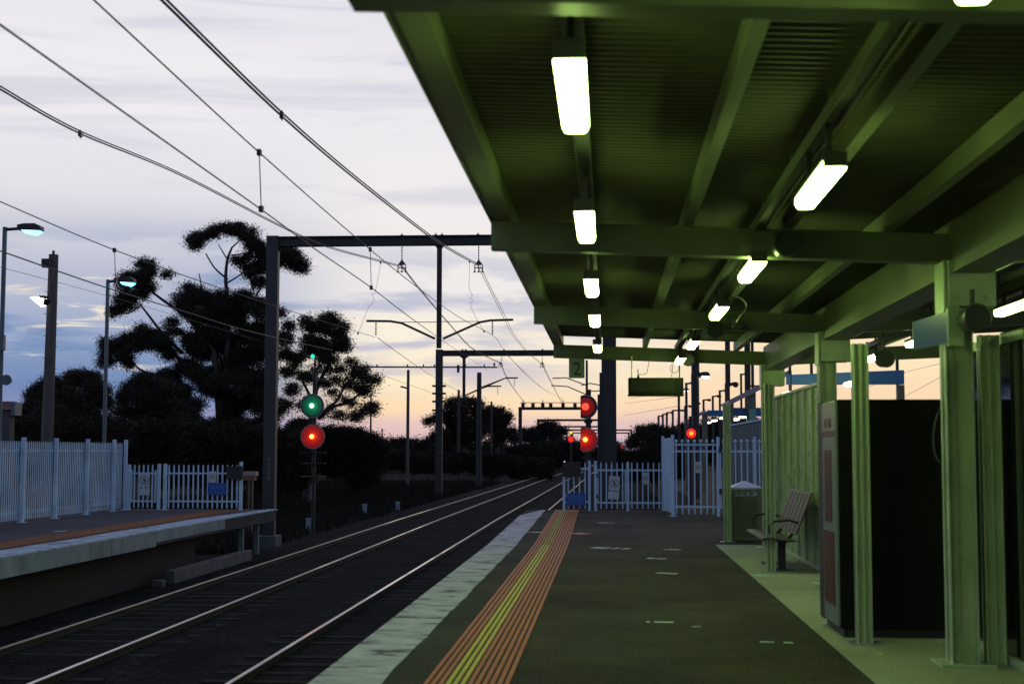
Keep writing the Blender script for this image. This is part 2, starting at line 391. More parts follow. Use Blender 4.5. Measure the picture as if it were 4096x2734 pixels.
# painted marks
def mark(pts, w, m=None, z=.005):
    (xa, ya), (xb, yb) = pts
    A, B = onz(xa, ya, pz(26 if ya < 2175 else 10)), onz(xb, yb, pz(26 if yb < 2175 else 10))
    mb = MB(); d = (B-A).normalized(); sdv = Vector((-d.y, d.x, 0))*(w/2)
    zz = max(pz(A.y), pz(B.y))
    n = 7
    for i in range(n):          # broken, worn paint
        if m is None and random.random() < .22: continue
        p, q = A.lerp(B, i/n), A.lerp(B, (i+.97)/n); k = random.uniform(.75, 1.1) if m is None else 1
        mb.hexa([(p-sdv*k).to_tuple()[:2]+(zz+.001,), (p+sdv*k).to_tuple()[:2]+(zz+.001,), (q+sdv*k).to_tuple()[:2]+(zz+.001,), (q-sdv*k).to_tuple()[:2]+(zz+.001,),
                 (p-sdv*k).to_tuple()[:2]+(zz+z,), (p+sdv*k).to_tuple()[:2]+(zz+z,), (q+sdv*k).to_tuple()[:2]+(zz+z,), (q-sdv*k).to_tuple()[:2]+(zz+z,)])
    struct('platform_line_marking', mb, m or M['mark'])
for p, w in (([(2372, 2189), (2514, 2194)], .30), ([(2590, 2231), (2662, 2234)], .16), ([(2658, 2196), (2722, 2198)], .16), ([(2630, 2290), (2712, 2294)], .14),
             ([(2585, 2486), (2694, 2488)], .09), ([(3040, 2566), (3172, 2570)], .08), ([(3018, 2298), (3068, 2303)], .14), ([(3234, 2507), (3290, 2509)], .08),
             ([(3395, 2571), (3510, 2575)], .06), ([(2778, 2504), (2790, 2506)], .10), ([(2385, 2100), (2450, 2102)], .2)):
    mark(p, w)
mark([(2120, 2131), (2172, 2133)], .18, M['mark']); mark([(2295, 2136), (2346, 2140)], .30, M['mark_red'], .009)

# ------------------------------------------------------------------ canopy over the platform
BY = [-7.55, -1.27, 4.92, 11.11, 17.6, 24.04]
CL, CXC, CR = -.91, 2.76, 6.6
def cz(X): return -.038*(X-CL) if X < CXC else -.038*(CXC-CL) + .045*(X-CXC)
can = thing('platform_canopy', 'long flat steel canopy over the numbered platform, its underside lit green', 'canopy', (2.82, 11, 0))
for Y in BY:
    mb = MB()
    for xa, xb in ((CL, CXC), (CXC, CR)):
        za, zb = cz(xa), cz(xb)
        mb.hexa([(xa, Y-.075, 3.185+za), (xb, Y-.075, 3.185+zb), (xb, Y+.075, 3.185+zb), (xa, Y+.075, 3.185+za), (xa, Y-.075, 3.197+za), (xb, Y-.075, 3.197+zb), (xb, Y+.075, 3.197+zb), (xa, Y+.075, 3.197+za)])
        mb.hexa([(xa, Y-.06, 3.197+za), (xb, Y-.06, 3.197+zb), (xb, Y+.06, 3.197+zb), (xa, Y+.06, 3.197+za), (xa, Y-.06, 3.395+za), (xb, Y-.06, 3.395+zb), (xb, Y+.06, 3.395+zb), (xa, Y+.06, 3.395+za)])
        mb.hexa([(xa, Y-.078, 3.395+za), (xb, Y-.078, 3.395+zb), (xb, Y+.078, 3.395+zb), (xa, Y+.078, 3.395+za), (xa, Y-.078, 3.407+za), (xb, Y-.078, 3.407+zb), (xb, Y+.078, 3.407+zb), (xa, Y+.078, 3.407+za)])
    mb.build('canopy_beam', M['canopy'], can)
Y0, Y1 = -8, 24.18
for X in (CL+.16, .60, 1.37, 2.13, 3.6, 4.5, 5.4, CR-.05):          # C-section purlins
    mb = MB(); z = cz(X)
    k = -1 if X < 0 else 1; w = .125 if X < 0 else .07
    def bx(a, b, *r): mb.box(min(X+a*k, X+b*k), max(X+a*k, X+b*k), *r)
    bx(-.006, .006, Y0, Y1, 3.409+z, 3.555+z); bx(.006, w, Y0, Y1, 3.409+z, 3.417+z); bx(.006, w, Y0, Y1, 3.547+z, 3.555+z)
    bx(w-.010, w, Y0, Y1, 3.417+z, 3.435+z)
    mb.build('purlin', M['canopy'], can)
mb = MB(); mb.box(CL-.012, CL+.003, Y0, Y1, 3.409, 3.64); mb.box(CL+.003, CL+.03, Y0, Y1, 3.4215, 3.4295); mb.build('fascia', M['canopy'], can)
mb = MB(); z = cz(CXC)
mb.box(CXC-.15, CXC+.15, Y0, Y1, 3.10+z, 3.118+z); mb.box(CXC-.135, CXC+.135, Y0, Y1, 3.118+z, 3.50+z); mb.build('valley_beam', M['canopy'], can)
mb = MB(); pitch_ = .095; k = int((Y1-Y0)/pitch_)
def zr(i): return (0, .022, .022, 0)[i % 4]
rows = []
for i in range(k*4+1):
    y = Y0 + pitch_*i/4; z = 3.565 + zr(i)
    rows.append((y, z))
for (ya, za), (yb, zb) in zip(rows, rows[1:]):
    for xa, xb in ((CL+.004, CXC), (CXC, CR+.1)):
        mb.face([(xa, ya, za+cz(xa)), (xb, ya, za+cz(xb)), (xb, yb, zb+cz(xb)), (xa, yb, zb+cz(xa))])
mb.build('roof_sheet', M['roofing'], can)
for Y in BY[2:] + [-1.27]:
    mb = MB(); x = CXC-.085
    mb.box(x-.105, x+.105, Y-.02, Y+.02, .0, 3.0); mb.box(x-.105, x-.09, Y-.10, Y+.10, 0, 3.0); mb.box(x+.09, x+.105, Y-.10, Y+.10, 0, 3.0); mb.box(x-.03, x-.018, Y-.045, Y-.02, .3, 2.7)
    mb.box(x-.2, x+.2, Y-.2, Y+.2, .0, .025)
    c = mb.build('canopy_column', M['green_post'], can, bevel=.004)
    mb = MB(); mb.box(x-.09, x+.265, Y-.17, Y+.17, 2.70, 3.06); mb.box(x-.12, x-.095, Y-.15, Y+.15, 2.66, 3.06)
    for bz in (2.78, 2.97):
        for bx in (-.02, .2): mb.lathe((x+bx, Y-.17, bz), (0, -1, 0), [(0, .016), (.014, .016)], 6)
    mb.build('column_head', M['green_post'], c, bevel=.006)
for X, Z in ((-.14, 3.36), (1.17, 3.33), (4.17, 3.28)):                 # lighting ducts that carry the lamps
    mb = MB(); mb.box(X-.045, X+.045, Y0+.5, Y1-.2, Z, Z+.05); mb.box(X-.045, X-.04, Y0+.5, Y1-.2, Z-.03, Z); mb.box(X+.04, X+.045, Y0+.5, Y1-.2, Z-.03, Z)
    for Yh in [Y0+1+1.6*i for i in range(19)]: mb.box(X-.012, X+.012, Yh-.012, Yh+.012, Z+.05, 3.57+cz(X))
    mb.build('lighting_duct', M['canopy'], can)

# fluorescent lamps
lt = thing('ceiling_lamp', 'x', 'lamp', (0, 0, 0), 'lit fluorescent lamps under the canopy')
mb = MB(); mb.prism([(-.060, .070), (-.052, .11), (.052, .11), (.060, .070)], -.56, .56)
mb.box(-.015, .015, -.38, -.35, .11, .33); mb.box(-.015, .015, .35, .38, .11, .33); mb.box(-.062, .062, -.575, -.56, .03, .11); mb.box(-.062, .062, .56, .575, .03, .11)
mb.build('lamp_housing', M['housing'], lt, bevel=.004)
mb = MB(); mb.prism([(-.059, .068), (-.060, .03), (-.045, .0), (.045, .0), (.060, .03), (.059, .068)], -.558, .558); mb.build('diffuser', M['tube'], lt, bevel=.010)
ordn = ['nearest the camera', 'second from the camera', 'third from the camera', 'fourth from the camera', 'fifth from the camera', 'sixth from the camera', 'farthest from the camera']
def lamp_row(X, Z, Yvis, desc, Yunseen):
    for i, Y in enumerate(Yvis):
        lab = 'lit fluorescent lamp %s, %s' % (desc, ordn[i])
        if lamp_row.first: lt.location = (X, Y, Z); lt['label'] = lab; lamp_row.first = False
        else: dup(lt, (X, Y, Z), lab)
    for Y in Yunseen: dup(lt, (X, Y, Z), 'lit fluorescent lamp continuing the canopy rows out of view, added for its light').__setitem__('group', 'unseen canopy lamps added for their light')  # unseen lamps carry the rows on, added for their light
lamp_row.first = True
lamp_row(-.14, 3.035, (5.80, 9.2, 12.65, 15.85, 20.15), 'in the row over the striped tactile paving', (2.4, -1.0, -4.4))
lamp_row(1.17, 3.03, (4.0, 7.87, 11.55, 15.0, 19.5, 22.9), 'in the middle row over the asphalt', (1.1, -2.4, -6))
lamp_row(4.17, 3.04, (14.85, 19.4, 22.8), 'in the row behind the canopy columns', (11.2, 7.4, 3.6, 0))

# loudspeakers hung from the beams
sp = thing('loudspeaker', 'x', 'loudspeaker', (0, 0, 0), 'round dark loudspeakers under the canopy beams')
mb = MB(); mb.lathe((0, -.16, 0), (0, 1, 0), [(0, .098), (.012, .102), (.02, .106), (.03, .098), (.26, .088), (.30, .05)], 20); mb.build('speaker_case', M['housing'], sp, smooth=False)
mb = MB(); mb.lathe((0, -.164, 0), (0, 1, 0), [(0, .090), (.006, .096)], 20); mb.build('speaker_grille', M['black'], sp)
mb = MB(); mb.box(-.015, .015, -.02, .02, .085, .22); mb.box(-.1, .1, -.012, .012, .082, .10); mb.build('bracket', M['housing'], sp)
for i, (x, y, Y, lab) in enumerate(((3140, 982, 10.9, 'round dark loudspeaker under the nearest full canopy beam'), (2858, 1322, 17.3, 'round dark loudspeaker beside a small box camera under the canopy'),
        (3890, 1275, 10.75, 'loudspeaker copy added for the dark underside shadow beside the blue sign plate'), (2752, 1441, 23.75, 'round dark loudspeaker on the last beam above the hanging display'), (3535, 1437, 17.2, 'round dark loudspeaker hanging right of the cream post by the vending machine'))):  # the copy by the blue plate is added for the underside shadow there
    p = ony(x, y, Y)
    if i == 0: sp.location = p; sp['label'] = lab
    else: dup(sp, p, lab)
# small box camera
p = ony(2948, 1292, 16.9); t = thing('security_camera', 'small square security camera under the canopy right of a lamp', 'camera', p)
mb = MB(); mb.box(p.x-.055, p.x+.055, p.y-.10, p.y+.10, p.z-.05, p.z+.05); mb.build('camera_body', M['housing'], t, bevel=.008)
mb = MB(); mb.box(p.x-.03, p.x+.03, p.y-.112, p.y-.10, p.z-.03, p.z+.03); mb.build('lens_window', M['black'], t)
mb = MB(); mb.box(p.x-.01, p.x+.01, p.y-.01, p.y+.01, p.z+.05, 3.2); mb.build('bracket', M['housing'], t)

mb = MB(); P = [ony(x, y, 15.2) for x, y in ((2925, 1180), (2962, 1192), (2985, 1215), (2982, 1240), (2962, 1262), (2945, 1290))]; mb.tube(sag(P, 5), .008, 6)
tag(mb.build('power_cable', M['housing'], loc=P[2]), 'thin cable looping down under the canopy beside the small security camera', 'cable')
# platform number board "2"
p = ony(2307, 1476, 24.0); t = thing('platform_number_sign', 'square green-lit board with a thin black 2 hanging from the last beam', 'sign', p)
mb = MB(); mb.box(p.x-.132, p.x+.132, 23.985, 24.015, p.z-.15, p.z+.2); mb.build('sign_board', M['number_board'], t, bevel=.004)
lettering('numeral', '2', .32, M['sign_black'], t, (p.x+.005, 23.980, p.z-.005), xs=.92)

# hanging train display
A, B = ony(2513, 1512, 23.9), ony(2732, 1578, 23.9)
xm = (A.x+B.x)/2; t = thing('departure_display', 'dark rectangular train display hanging from the canopy on two rods', 'display', (xm, 23.9, B.z))
mb = MB(); mb.box(A.x, B.x, 23.72, 24.08, B.z, A.z); mb.box(A.x-.01, B.x+.01, 23.70, 24.10, B.z-.02, B.z+.0); mb.build('display_case', mat('display_case_paint', (.008, .009, .006), .5, spec=.15, var=.15), t, bevel=.008)
mb = MB(); mb.box(A.x+.045, B.x-.15, 23.712, 23.72, B.z+.045, A.z-.03); mb.build('screen', mat('dark_screen', (.018, .020, .012), .3, spec=.15, var=.1), t)
for x in (2527, 2718):
    q = ony(x, 1500, 23.9); mb = MB(); mb.tube([(q.x, 23.9, A.z), (q.x, 23.9, 3.2)], .011, 8); mb.build('hanger_rod', M['galv'], t)
def loop(cx, cy, rx, rz_, n=26): return [(cx+rx*math.cos(2*math.pi*i/n), 23.86, cy+rz_*math.sin(2*math.pi*i/n)) for i in range(n+1)]
q = ony(2569, 1484, 23.86); mb = MB(); mb.tube([(q.x-.075, 23.86, A.z+.02)] + loop(q.x, q.z, .085, .055)[10:] + [(q.x+.13, 23.86, 3.2)], .005, 6, cap=False); mb.build('cable', M['insul'], t)
q = ony(2698, 1472, 23.86); mb = MB(); mb.tube([(q.x-.05, 23.86, A.z+.02)] + loop(q.x, q.z, .07, .075)[8:] + [(q.x+.1, 23.86, 3.2)], .005, 6, cap=False); mb.build('cable', M['insul'], t)
q = ony(2553, 1505, 23.86); mb = MB(); mb.tube([(q.x, 23.86, A.z), (q.x, 23.86, A.z+.06)], .028, 10, r2=.012); mb.build('cable_gland', M['housing'], t)

# ------------------------------------------------------------------ shelter
def shelter_post(X, Y, h, lab, w=.125):
    t = thing('shelter_post', lab, 'post', (X, Y, 0), 'cream steel posts of the waiting shelter')
    mb = MB(); mb.box(X-w/2, X+w/2, Y-.02, Y+.02, .012, h); mb.box(X-w/2, X-w/2+.02, Y-.055, Y+.055, .012, h); mb.box(X+w/2-.02, X+w/2, Y-.055, Y+.055, .012, h)
    mb.box(X-.012, X+.012, Y-.05, Y-.02, .012, h)
    mb.build('post_shaft', M['green_post'], t, bevel=.004)
    mb = MB(); mb.box(X-.13, X+.13, Y-.10, Y+.10, .0045, .014)
    mb.build('base_plate', M['galv'], t)
shelter_post(2.14, 12.25, 2.52, 'cream steel post standing in front of the black vending machine side', .13)
shelter_post(2.925, 11.15, 2.5, 'cream steel post right of the first canopy column, nearest the right edge', .15)
shelter_post(2.17, 19.38, 2.52, 'cream steel post in front of the steel bench')
shelter_post(2.12, 25.65, 2.47, 'cream steel post left of the mesh litter bin', .13)
# ribbed green wall panel behind the bench
t = thing('shelter_wall', 'glossy green shelter wall of upright panels behind the bench', 'shelter wall', (2.86, 22, 0))
mb = MB(); mb.box(2.86, 2.90, 19.25, 25.6, .06, 2.5); mb.build('wall_panel', M['panel'], t)
mb = MB()
for i in range(9):
    y = 19.25 + i*.79; mb.box(2.825, 2.86, y, y+.05, .06, 2.52)
mb.box(2.82, 2.91, 19.25, 25.65, 2.5, 2.54); mb.box(2.84, 2.92, 19.25, 25.65, .0045, .06); mb.build('wall_frame', M['green_post'], t)
# transverse end screen at far end of the shelter and near glazed screen by the right edge
t = thing('glazed_screen', 'dark glazed screen with cream frame at the right edge of the platform', 'screen', (3.05, 9.5, 0))
mb = MB()
for y in (12.3, 10.5, 9.2, 7.9): mb.box(3.02, 3.09, y-.035, y+.035, .0, 2.5)
mb.box(3.02, 3.09, 7.9, 12.3, .0, .07); mb.box(3.02, 3.09, 7.9, 12.3, 2.43, 2.5)
mb.build('screen_frame', M['green_post'], t)
mb = MB(); mb.box(3.05, 3.06, 7.9, 12.3, .07, 2.43); mb.build('screen_glass', mat('dark_glass', (.01, .012, .01), .05, var=.05), t)  # pane kept opaque and run on behind the column to darken the gap
# blue flag sign on the first column
p0, p1 = ony(3712, 1245, 10.9), ony(3845, 1372, 10.9)
t = thing('platform_flag_sign', 'blue sign plate bracketed to the first canopy column', 'sign', (p0.x, 10.9, p1.z))
mb = MB(); mb.hexa([(p0.x-.02, 11.35, p1.z-.02), (p1.x-.1, 10.9, p1.z), (p1.x-.1, 10.92, p1.z), (p0.x-.02, 11.37, p1.z-.02), (p0.x-.02, 11.35, p0.z-.04), (p1.x-.1, 10.9, p0.z), (p1.x-.1, 10.92, p0.z), (p0.x-.02, 11.37, p0.z-.04)])
mb.build('sign_plate', mat('sign_plate_blue', (.012, .05, .075), .2, var=.1), t)
mb = MB(); mb.box(p1.x-.10, p1.x+.01, 10.88, 10.93, p1.z-.02, p0.z+.03); mb.build('sign_bracket', M['green_post'], t, bevel=.004)

# vending machine
vx0, vx1, vy0, vy1, vh = 1.985, 2.985, 12.6, 13.62, 2.06
t = thing('vending_machine', 'tall black vending machine with a pale front, its black side facing the camera', 'vending machine', (2.45, 12.7, 0))
mb = MB(); mb.box(vx0+.02, vx1, vy0, vy1, .08, vh); mb.build('cabinet', M['machine_dark'], t, bevel=.015)
mb = MB(); mb.box(vx0+.05, vx1-.03, vy0+.03, vy1-.03, .0045, .08); mb.build('plinth', M['black'], t)
mb = MB(); mb.box(vx0-.004, vx0+.02, vy0+.01, vy1-.24, .10, vh-.01); fp = mb.build('front_panel', M['machine_front'], t, bevel=.004)
mb = MB(); mb.box(vx0-.006, vx0+.02, vy1-.24, vy1, .08, vh); mb.build('door_frame', M['black'], t)
mb = MB()
mb.box(vx0-.010, vx0-.004, vy0+.24, vy1-.40, .98, 1.62); mb.box(vx0-.010, vx0-.004, vy0+.13, vy1-.32, .26, .90); mb.box(vx0-.010, vx0-.004, vy0+.05, vy1-.24, 1.74, 1.79)
mb.box(vx0-.010, vx0-.004, vy0+.25, vy1-.4, 1.82, 1.90)
mb.build('front_graphic', M['machine_red'], fp)

mb = MB(); P = [ony(x, y, 12.56) for x, y in ((3790, 1600), (3757, 1640), (3738, 1700), (3733, 1760), (3740, 1815), (3760, 1850))]; mb.tube(sag(P, 5), .010, 6)
tag(mb.build('power_cable', M['housing'], loc=P[2]), 'loop of dark cable hanging on the right side of the black vending machine', 'cable')
# bench
t = thing('bench', 'shiny steel bench with a leaning back between the cream post and green wall', 'bench', (2.4, 19.8, 0))
mb = MB(); y0, y1 = 19.16, 21.35
sl = [(2.04, .445), (2.05, .465), (2.12, .47), (2.30, .445), (2.50, .43), (2.52, .415), (2.30, .43), (2.12, .452)]
mb.prism(sl, y0, y1); mb.build('seat', M['steel'], t)
mb = MB(); dz = 1.03
prof = [(2.50, .52), (2.70, 1.03), (2.68, 1.04), (2.48, .53)]
n = 6
for i in range(n):                                             # steel back panels with open slots between them
    a = y0 + (y1-y0)*i/n; b = a + (y1-y0)/n*.86
    mb.prism(prof, a, b)
mb.prism([(2.70, 1.03), (2.715, 1.06), (2.695, 1.065), (2.68, 1.04)], y0, y1); mb.prism([(2.495, .50), (2.503, .522), (2.483, .532), (2.475, .51)], y0, y1)
mb.build('backrest', M['steel'], t)
for y in (19.68, 20.95):
    mb = MB(); mb.box(2.30, 2.40, y-.05, y+.05, .015, .40); mb.box(2.22, 2.50, y-.1, y+.1, .0045, .018); mb.bar((2.10, y, .42), (2.52, y, .40), .05, .04); mb.bar((2.38, y, .36), (2.52, y, .52), .05, .04)
    mb.build('leg', M['black'], t)
for y in (19.2, 21.3):
    mb = MB(); mb.tube([(2.52, y, .66), (2.40, y, .70), (2.20, y, .68), (2.13, y, .62), (2.14, y, .52)], .016, 8); mb.build('armrest', M['black'], t)

# litter bin
A = onz(2905, 2168, .004)
bx0, bx1, by0, by1, bh = 2.215, 2.735, 25.85, 26.35, .93
t = thing('litter_bin', 'square mesh litter bin with a pyramid lid beside a cream post', 'litter bin', (2.48, 26.1, 0))
mb = MB()
for x in (bx0, bx1):
    for y in (by0, by1): mb.box(x-.018, x+.018, y-.018, y+.018, .0, bh)
for z in (.03, bh-.04):
    mb.box(bx0+.018, bx1-.018, by0-.018, by0+.018, z, z+.04); mb.box(bx0+.018, bx1-.018, by1-.018, by1+.018, z, z+.04)
    mb.box(bx0-.018, bx0+.018, by0+.018, by1-.018, z, z+.04); mb.box(bx1-.018, bx1+.018, by0+.018, by1-.018, z, z+.04)
mb.build('bin_frame', M['perf'], t)
mb = MB()
for i in range(11):
    x = bx0 + (bx1-bx0)*(i+.5)/11; mb.box(x-.010, x+.010, by0-.004, by0+.002, .07, bh-.04)
    y = by0 + (by1-by0)*(i+.5)/11; mb.box(bx0-.004, bx0+.002, y-.010, y+.010, .07, bh-.04)
for i in range(18):
    z = .07 + (bh-.11)*(i+.5)/18; mb.box(bx0+.018, bx1-.018, by0-.007, by0-.0045, z-.0085, z+.0085); mb.box(bx0-.007, bx0-.0045, by0+.018, by1-.018, z-.009, z+.009)
mb.build('mesh_panel', M['perf'], t)
mb = MB(); mb.box(bx0+.06, bx1-.06, by0+.06, by1-.06, .05, .80); mb.build('bin_liner', M['black'], t)
mb = MB(); e = .03; cx_, cy_ = (bx0+bx1)/2, (by0+by1)/2
mb.box(bx0-e, bx1+e, by0-e, by1+e, bh+.0, bh+.03)
for a, b in (((bx0-e, by0-e), (bx1+e, by0-e)), ((bx1+e, by0-e), (bx1+e, by1+e)), ((bx1+e, by1+e), (bx0-e, by1+e)), ((bx0-e, by1+e), (bx0-e, by0-e))):
    mb.face([(*a, bh+.031), (*b, bh+.031), (cx_, cy_, bh+.155)])
mb.build('lid', M['galv'], t)

# ------------------------------------------------------------------ palisade fences
def pale_pts(p0, p1, pitch):
    L_ = (p1-p0).length; n = max(1, int(round(L_/pitch))); return [p0.lerp(p1, (i+.5)/n) for i in range(n)]
def fence_run(t, p0, p1, h, pitch=.115, pw=.026, z=0., posts=(), pw_post=.07, ph=None, rails=(.18, .88), m=None, round_top=False, hfun=None, rail_h=.045, pale_z=.06):
    p0, p1 = Vector(p0), Vector(p1); d = (p1-p0).normalized(); nrm = Vector((d.y, -d.x, 0))
    m = m or M['fence']; mb = MB()
    for q in pale_pts(p0, p1, pitch):
        hh = hfun(q) if hfun else h
        mb.bar(q+Vector((0, 0, z+pale_z)), q+Vector((0, 0, z+hh)), pw, .010, up=nrm)
        if round_top: mb.lathe(q+Vector((0, 0, z+hh-.01)), (0, 0, 1), [(0, .012), (.02, .034), (.05, .034), (.085, .006)], 8)
        else: mb.bar(q+Vector((0, 0, z+hh)), q+Vector((0, 0, z+hh+.035)), pw*.5, .012, up=nrm)
    mb.build('pale_panel', m, t)
    for rr in rails:
        mb = MB(); off = nrm*(-.024); mb.bar(p0+off+Vector((0, 0, z+h*rr)), p1+off+Vector((0, 0, z+h*rr)), .028, rail_h); mb.build('fence_rail', m, t)
    for q in posts:
        q = Vector(q); mb = MB(); hh = ph or h; mb.box(q.x-pw_post/2, q.x+pw_post/2, q.y-pw_post/2, q.y+pw_post/2, z, z+hh); mb.box(q.x-.09, q.x+.09, q.y-.07, q.y+.07, z, z+.012); mb.build('fence_post', m, t, bevel=.004)

# left platform fence (tall, along the back of the opposite platform)
FX = -13.15
t = thing('palisade_fence', 'tall pale blue palisade fence along the back of the opposite platform', 'fence', (FX, 32, 0))
fence_run(t, (FX, 24, 0), (FX, 37.95, 0), 1.78, pitch=.115, pw=.050, m=M['fence_left'], posts=[(FX+.07, y, 0) for y in (25.2, 28.2, 31.2, 33.1, 35.15, 37.1, 38.0)], pw_post=.085, ph=1.90, rails=(.12, .90), rail_h=.06)
# low gate and low fence across the end of the opposite platform
YB = 38.15
def xl(px): return ony(px, 2040, YB).x
t = thing('fence_gate', 'low pale gate with a warning sign at the end of the opposite platform', 'gate', (xl(570), YB, 0))
mb = MB(); mb.box(xl(506), xl(519), YB-.045, YB+.045, 0, 1.23); mb.build('gate_post', M['fence'], t, bevel=.004)
mb = MB(); mb.box(xl(628), xl(639), YB-.045, YB+.045, 0, 1.25); mb.build('gate_post', M['fence'], t, bevel=.004)
fence_run(t, (xl(526), YB, 0), (xl(616), YB, 0), 1.20, pitch=.136, pw=.042, rails=(.20, .83))
mb = MB(); mb.box(xl(519)+.01, xl(525), YB-.02, YB+.02, .2, 1.08); mb.box(xl(617), xl(623), YB-.02, YB+.02, .2, 1.08); mb.build('gate_frame', M['fence'], t)
t = thing('palisade_fence', 'low pale fence right of the gate at the end of the opposite platform', 'fence', (xl(810), YB, 0))
fence_run(t, (xl(664), YB, 0), (xl(956), YB, 0), 1.20, pitch=.136, pw=.042, posts=[(xl(658), YB, 0)], pw_post=.085, ph=1.25, rails=(.20, .83))
mb = MB(); mb.box(xl(956), xl(968), YB-.04, YB+.04, 0, 1.31); mb.build('fence_post', M['fence'], t, bevel=.004)

def ped_sign(t, cx, y, cz_, w, h, tilt=0.):
    mb = MB(); mb.box(cx-w/2, cx+w/2, y, y+.006, cz_-h*.12, cz_+h/2); b = mb.build('sign_plate', M['sign_white'], t)
    mb = MB(); mb.box(cx-w/2, cx+w/2, y, y+.006, cz_-h/2, cz_-h*.165); mb.build('text_plate', M['sign_white'], t)
    c = Vector((cx, y-.003, cz_+h*.19)); r = w*.40; mb = MB(); n = 28
    for i in range(n):
        a0, a1 = 2*math.pi*i/n, 2*math.pi*(i+1)/n
        P = lambda a, q: (c.x+q*math.cos(a), c.y, c.z+q*math.sin(a))
        mb.face([P(a0, r), P(a1, r), P(a1, r*.86), P(a0, r*.86)])
    mb.bar((c.x-r*.64, c.y-.001, c.z+r*.64), (c.x+r*.64, c.y-.001, c.z-r*.64), r*.13, .001, up=(0, 1, 0)); mb.build('prohibition_ring', M['sign_red'], b)
    mb = MB(); u = r
    mb.lathe((c.x, c.y-.002, c.z+u*.48), (0, 1, 0), [(0, u*.13), (.001, u*.13)], 12)
    for a, bq, w2 in (((0, .33), (0, -.08), .26), ((0, -.05), (.22, -.6), .12), ((0, -.05), (-.2, -.6), .12), ((.05, .3), (.28, -.02), .09), ((-.05, .3), (-.3, .02), .09)):
        mb.bar((c.x+a[0]*u, c.y-.002, c.z+a[1]*u), (c.x+bq[0]*u, c.y-.002, c.z+bq[1]*u), u*w2, .001, up=(0, 1, 0))
    mb.build('walking_figure', M['sign_black'], b)
p = ony(577, 1936, YB-.04)
t = thing('warning_sign', 'pale no-pedestrian sign with text plate on the gate of the opposite platform', 'sign', p); ped_sign(t, p.x, YB-.045, p.z, .30, .58)
def small_sign(px0, py0, px1, py1, Y, lab):
    a, b = ony(px0, py0, Y), ony(px1, py1, Y); t = thing('notice_plate', lab, 'sign', ((a.x+b.x)/2, Y, b.z))
    mb = MB(); mb.box(a.x, b.x, Y, Y+.006, b.z, a.z); mb.build('sign_plate', M['sign_white'], t)
    h = a.z-b.z; mb = MB(); mb.bar((a.x+.2*(b.x-a.x), Y-.003, b.z+h*.52), (a.x+.75*(b.x-a.x), Y-.003, b.z+h*.52), h*.07, .003, up=(0, 1, 0)); mb.build('dark_band', M['sign_black'], t)
    c = Vector(((a.x+b.x)/2, Y-.002, b.z+h*.52)); r = (b.x-a.x)*.36; mb = MB()
    for i in range(20):
        a0, a1 = 2*math.pi*i/20, 2*math.pi*(i+1)/20; P = lambda g, q: (c.x+q*math.cos(g), c.y, c.z+q*math.sin(g))
        mb.face([P(a0, r), P(a1, r), P(a1, r*.85), P(a0, r*.85)])
    mb.build('ring_mark', M['sign_red'], t)
def blue_sign(px0, py0, px1, py1, Y, lab):
    a, b = ony(px0, py0, Y), ony(px1, py1, Y); t = thing('operator_sign', lab, 'sign', ((a.x+b.x)/2, Y, b.z))
    mb = MB(); mb.box(a.x, b.x, Y, Y+.008, b.z, a.z); mb.build('sign_plate', M['sign_blue'], t)
    lettering('lettering', 'MTM', (a.z-b.z)*.62, M['sign_text'], t, ((a.x+b.x)/2, Y-.004, b.z+(a.z-b.z)*.57), xs=.86)
    mb = MB(); mb.bar((a.x+.12*(b.x-a.x), Y-.002, b.z+.2*(a.z-b.z)), (b.x-.12*(b.x-a.x), Y-.002, b.z+.2*(a.z-b.z)), .012, .003, up=(0, 1, 0)); mb.build('underline', M['sign_text'], t)
small_sign(837, 1884, 864, 1929, YB-.045, 'small pale notice above the blue sign on the low left fence')
blue_sign(832, 1931, 905, 1979, YB-.050, 'blue MTM sign on the low fence of the opposite platform')
def black_board(px0, py0, px1, py1, Y, lab):
    a, b = ony(px0, py0, Y), ony(px1, py1, Y); t = thing('black_board', lab, 'board', ((a.x+b.x)/2, Y, b.z))
    mb = MB(); mb.box(a.x, b.x, Y-.02, Y, b.z, a.z); mb.build('board_face', M['black'], t, bevel=.004)
    mb = MB(); mb.box(a.x+.05, a.x+.09, Y, Y+.03, b.z+.05, a.z-.05); mb.box(b.x-.09, b.x-.05, Y, Y+.03, b.z+.05, a.z-.05); mb.build('mounting_bracket', M['galv'], t)
black_board(908, 1863, 971, 1917, YB-.09, 'plain black board fixed over the end of the low left fence')

# right end of the numbered platform
YR = 35.7; ZR = pz(YR)
def xr(px): return ony(px, 2040, YR).x
t = thing('palisade_fence', 'short pale fence over the end of the striped paving, with a stepped top', 'fence', (xr(2300), YR, ZR))
def stepped(q): return .86 if q.x < xr(2330) else 1.18
fence_run(t, (xr(2262), YR, 0), (xr(2352), YR, 0), 1.18, pitch=.134, pw=.032, z=ZR, rails=(.19,), hfun=stepped)
mb = MB(); mb.box(xr(2251), xr(2261), YR-.035, YR+.035, ZR, ZR+.88); mb.build('fence_post', M['fence'], t, bevel=.004)
mb = MB(); mb.box(xr(2352.5), xr(2363), YR-.035, YR+.035, ZR, ZR+1.25); mb.build('fence_post', M['fence'], t, bevel=.004)
mb = MB(); mb.bar((xr(2320), YR-.024, ZR+1.05), (xr(2354), YR-.024, ZR+1.05), .028, .05); mb.build('fence_rail', M['fence'], t)
t = thing('fence_gate', 'low pale gate with a tilted warning sign at the end of the numbered platform', 'gate', (xr(2440), YR, ZR))
mb = MB(); mb.box(xr(2377), xr(2388), YR-.035, YR+.035, ZR, ZR+1.24); mb.build('gate_post', M['fence'], t, bevel=.004)
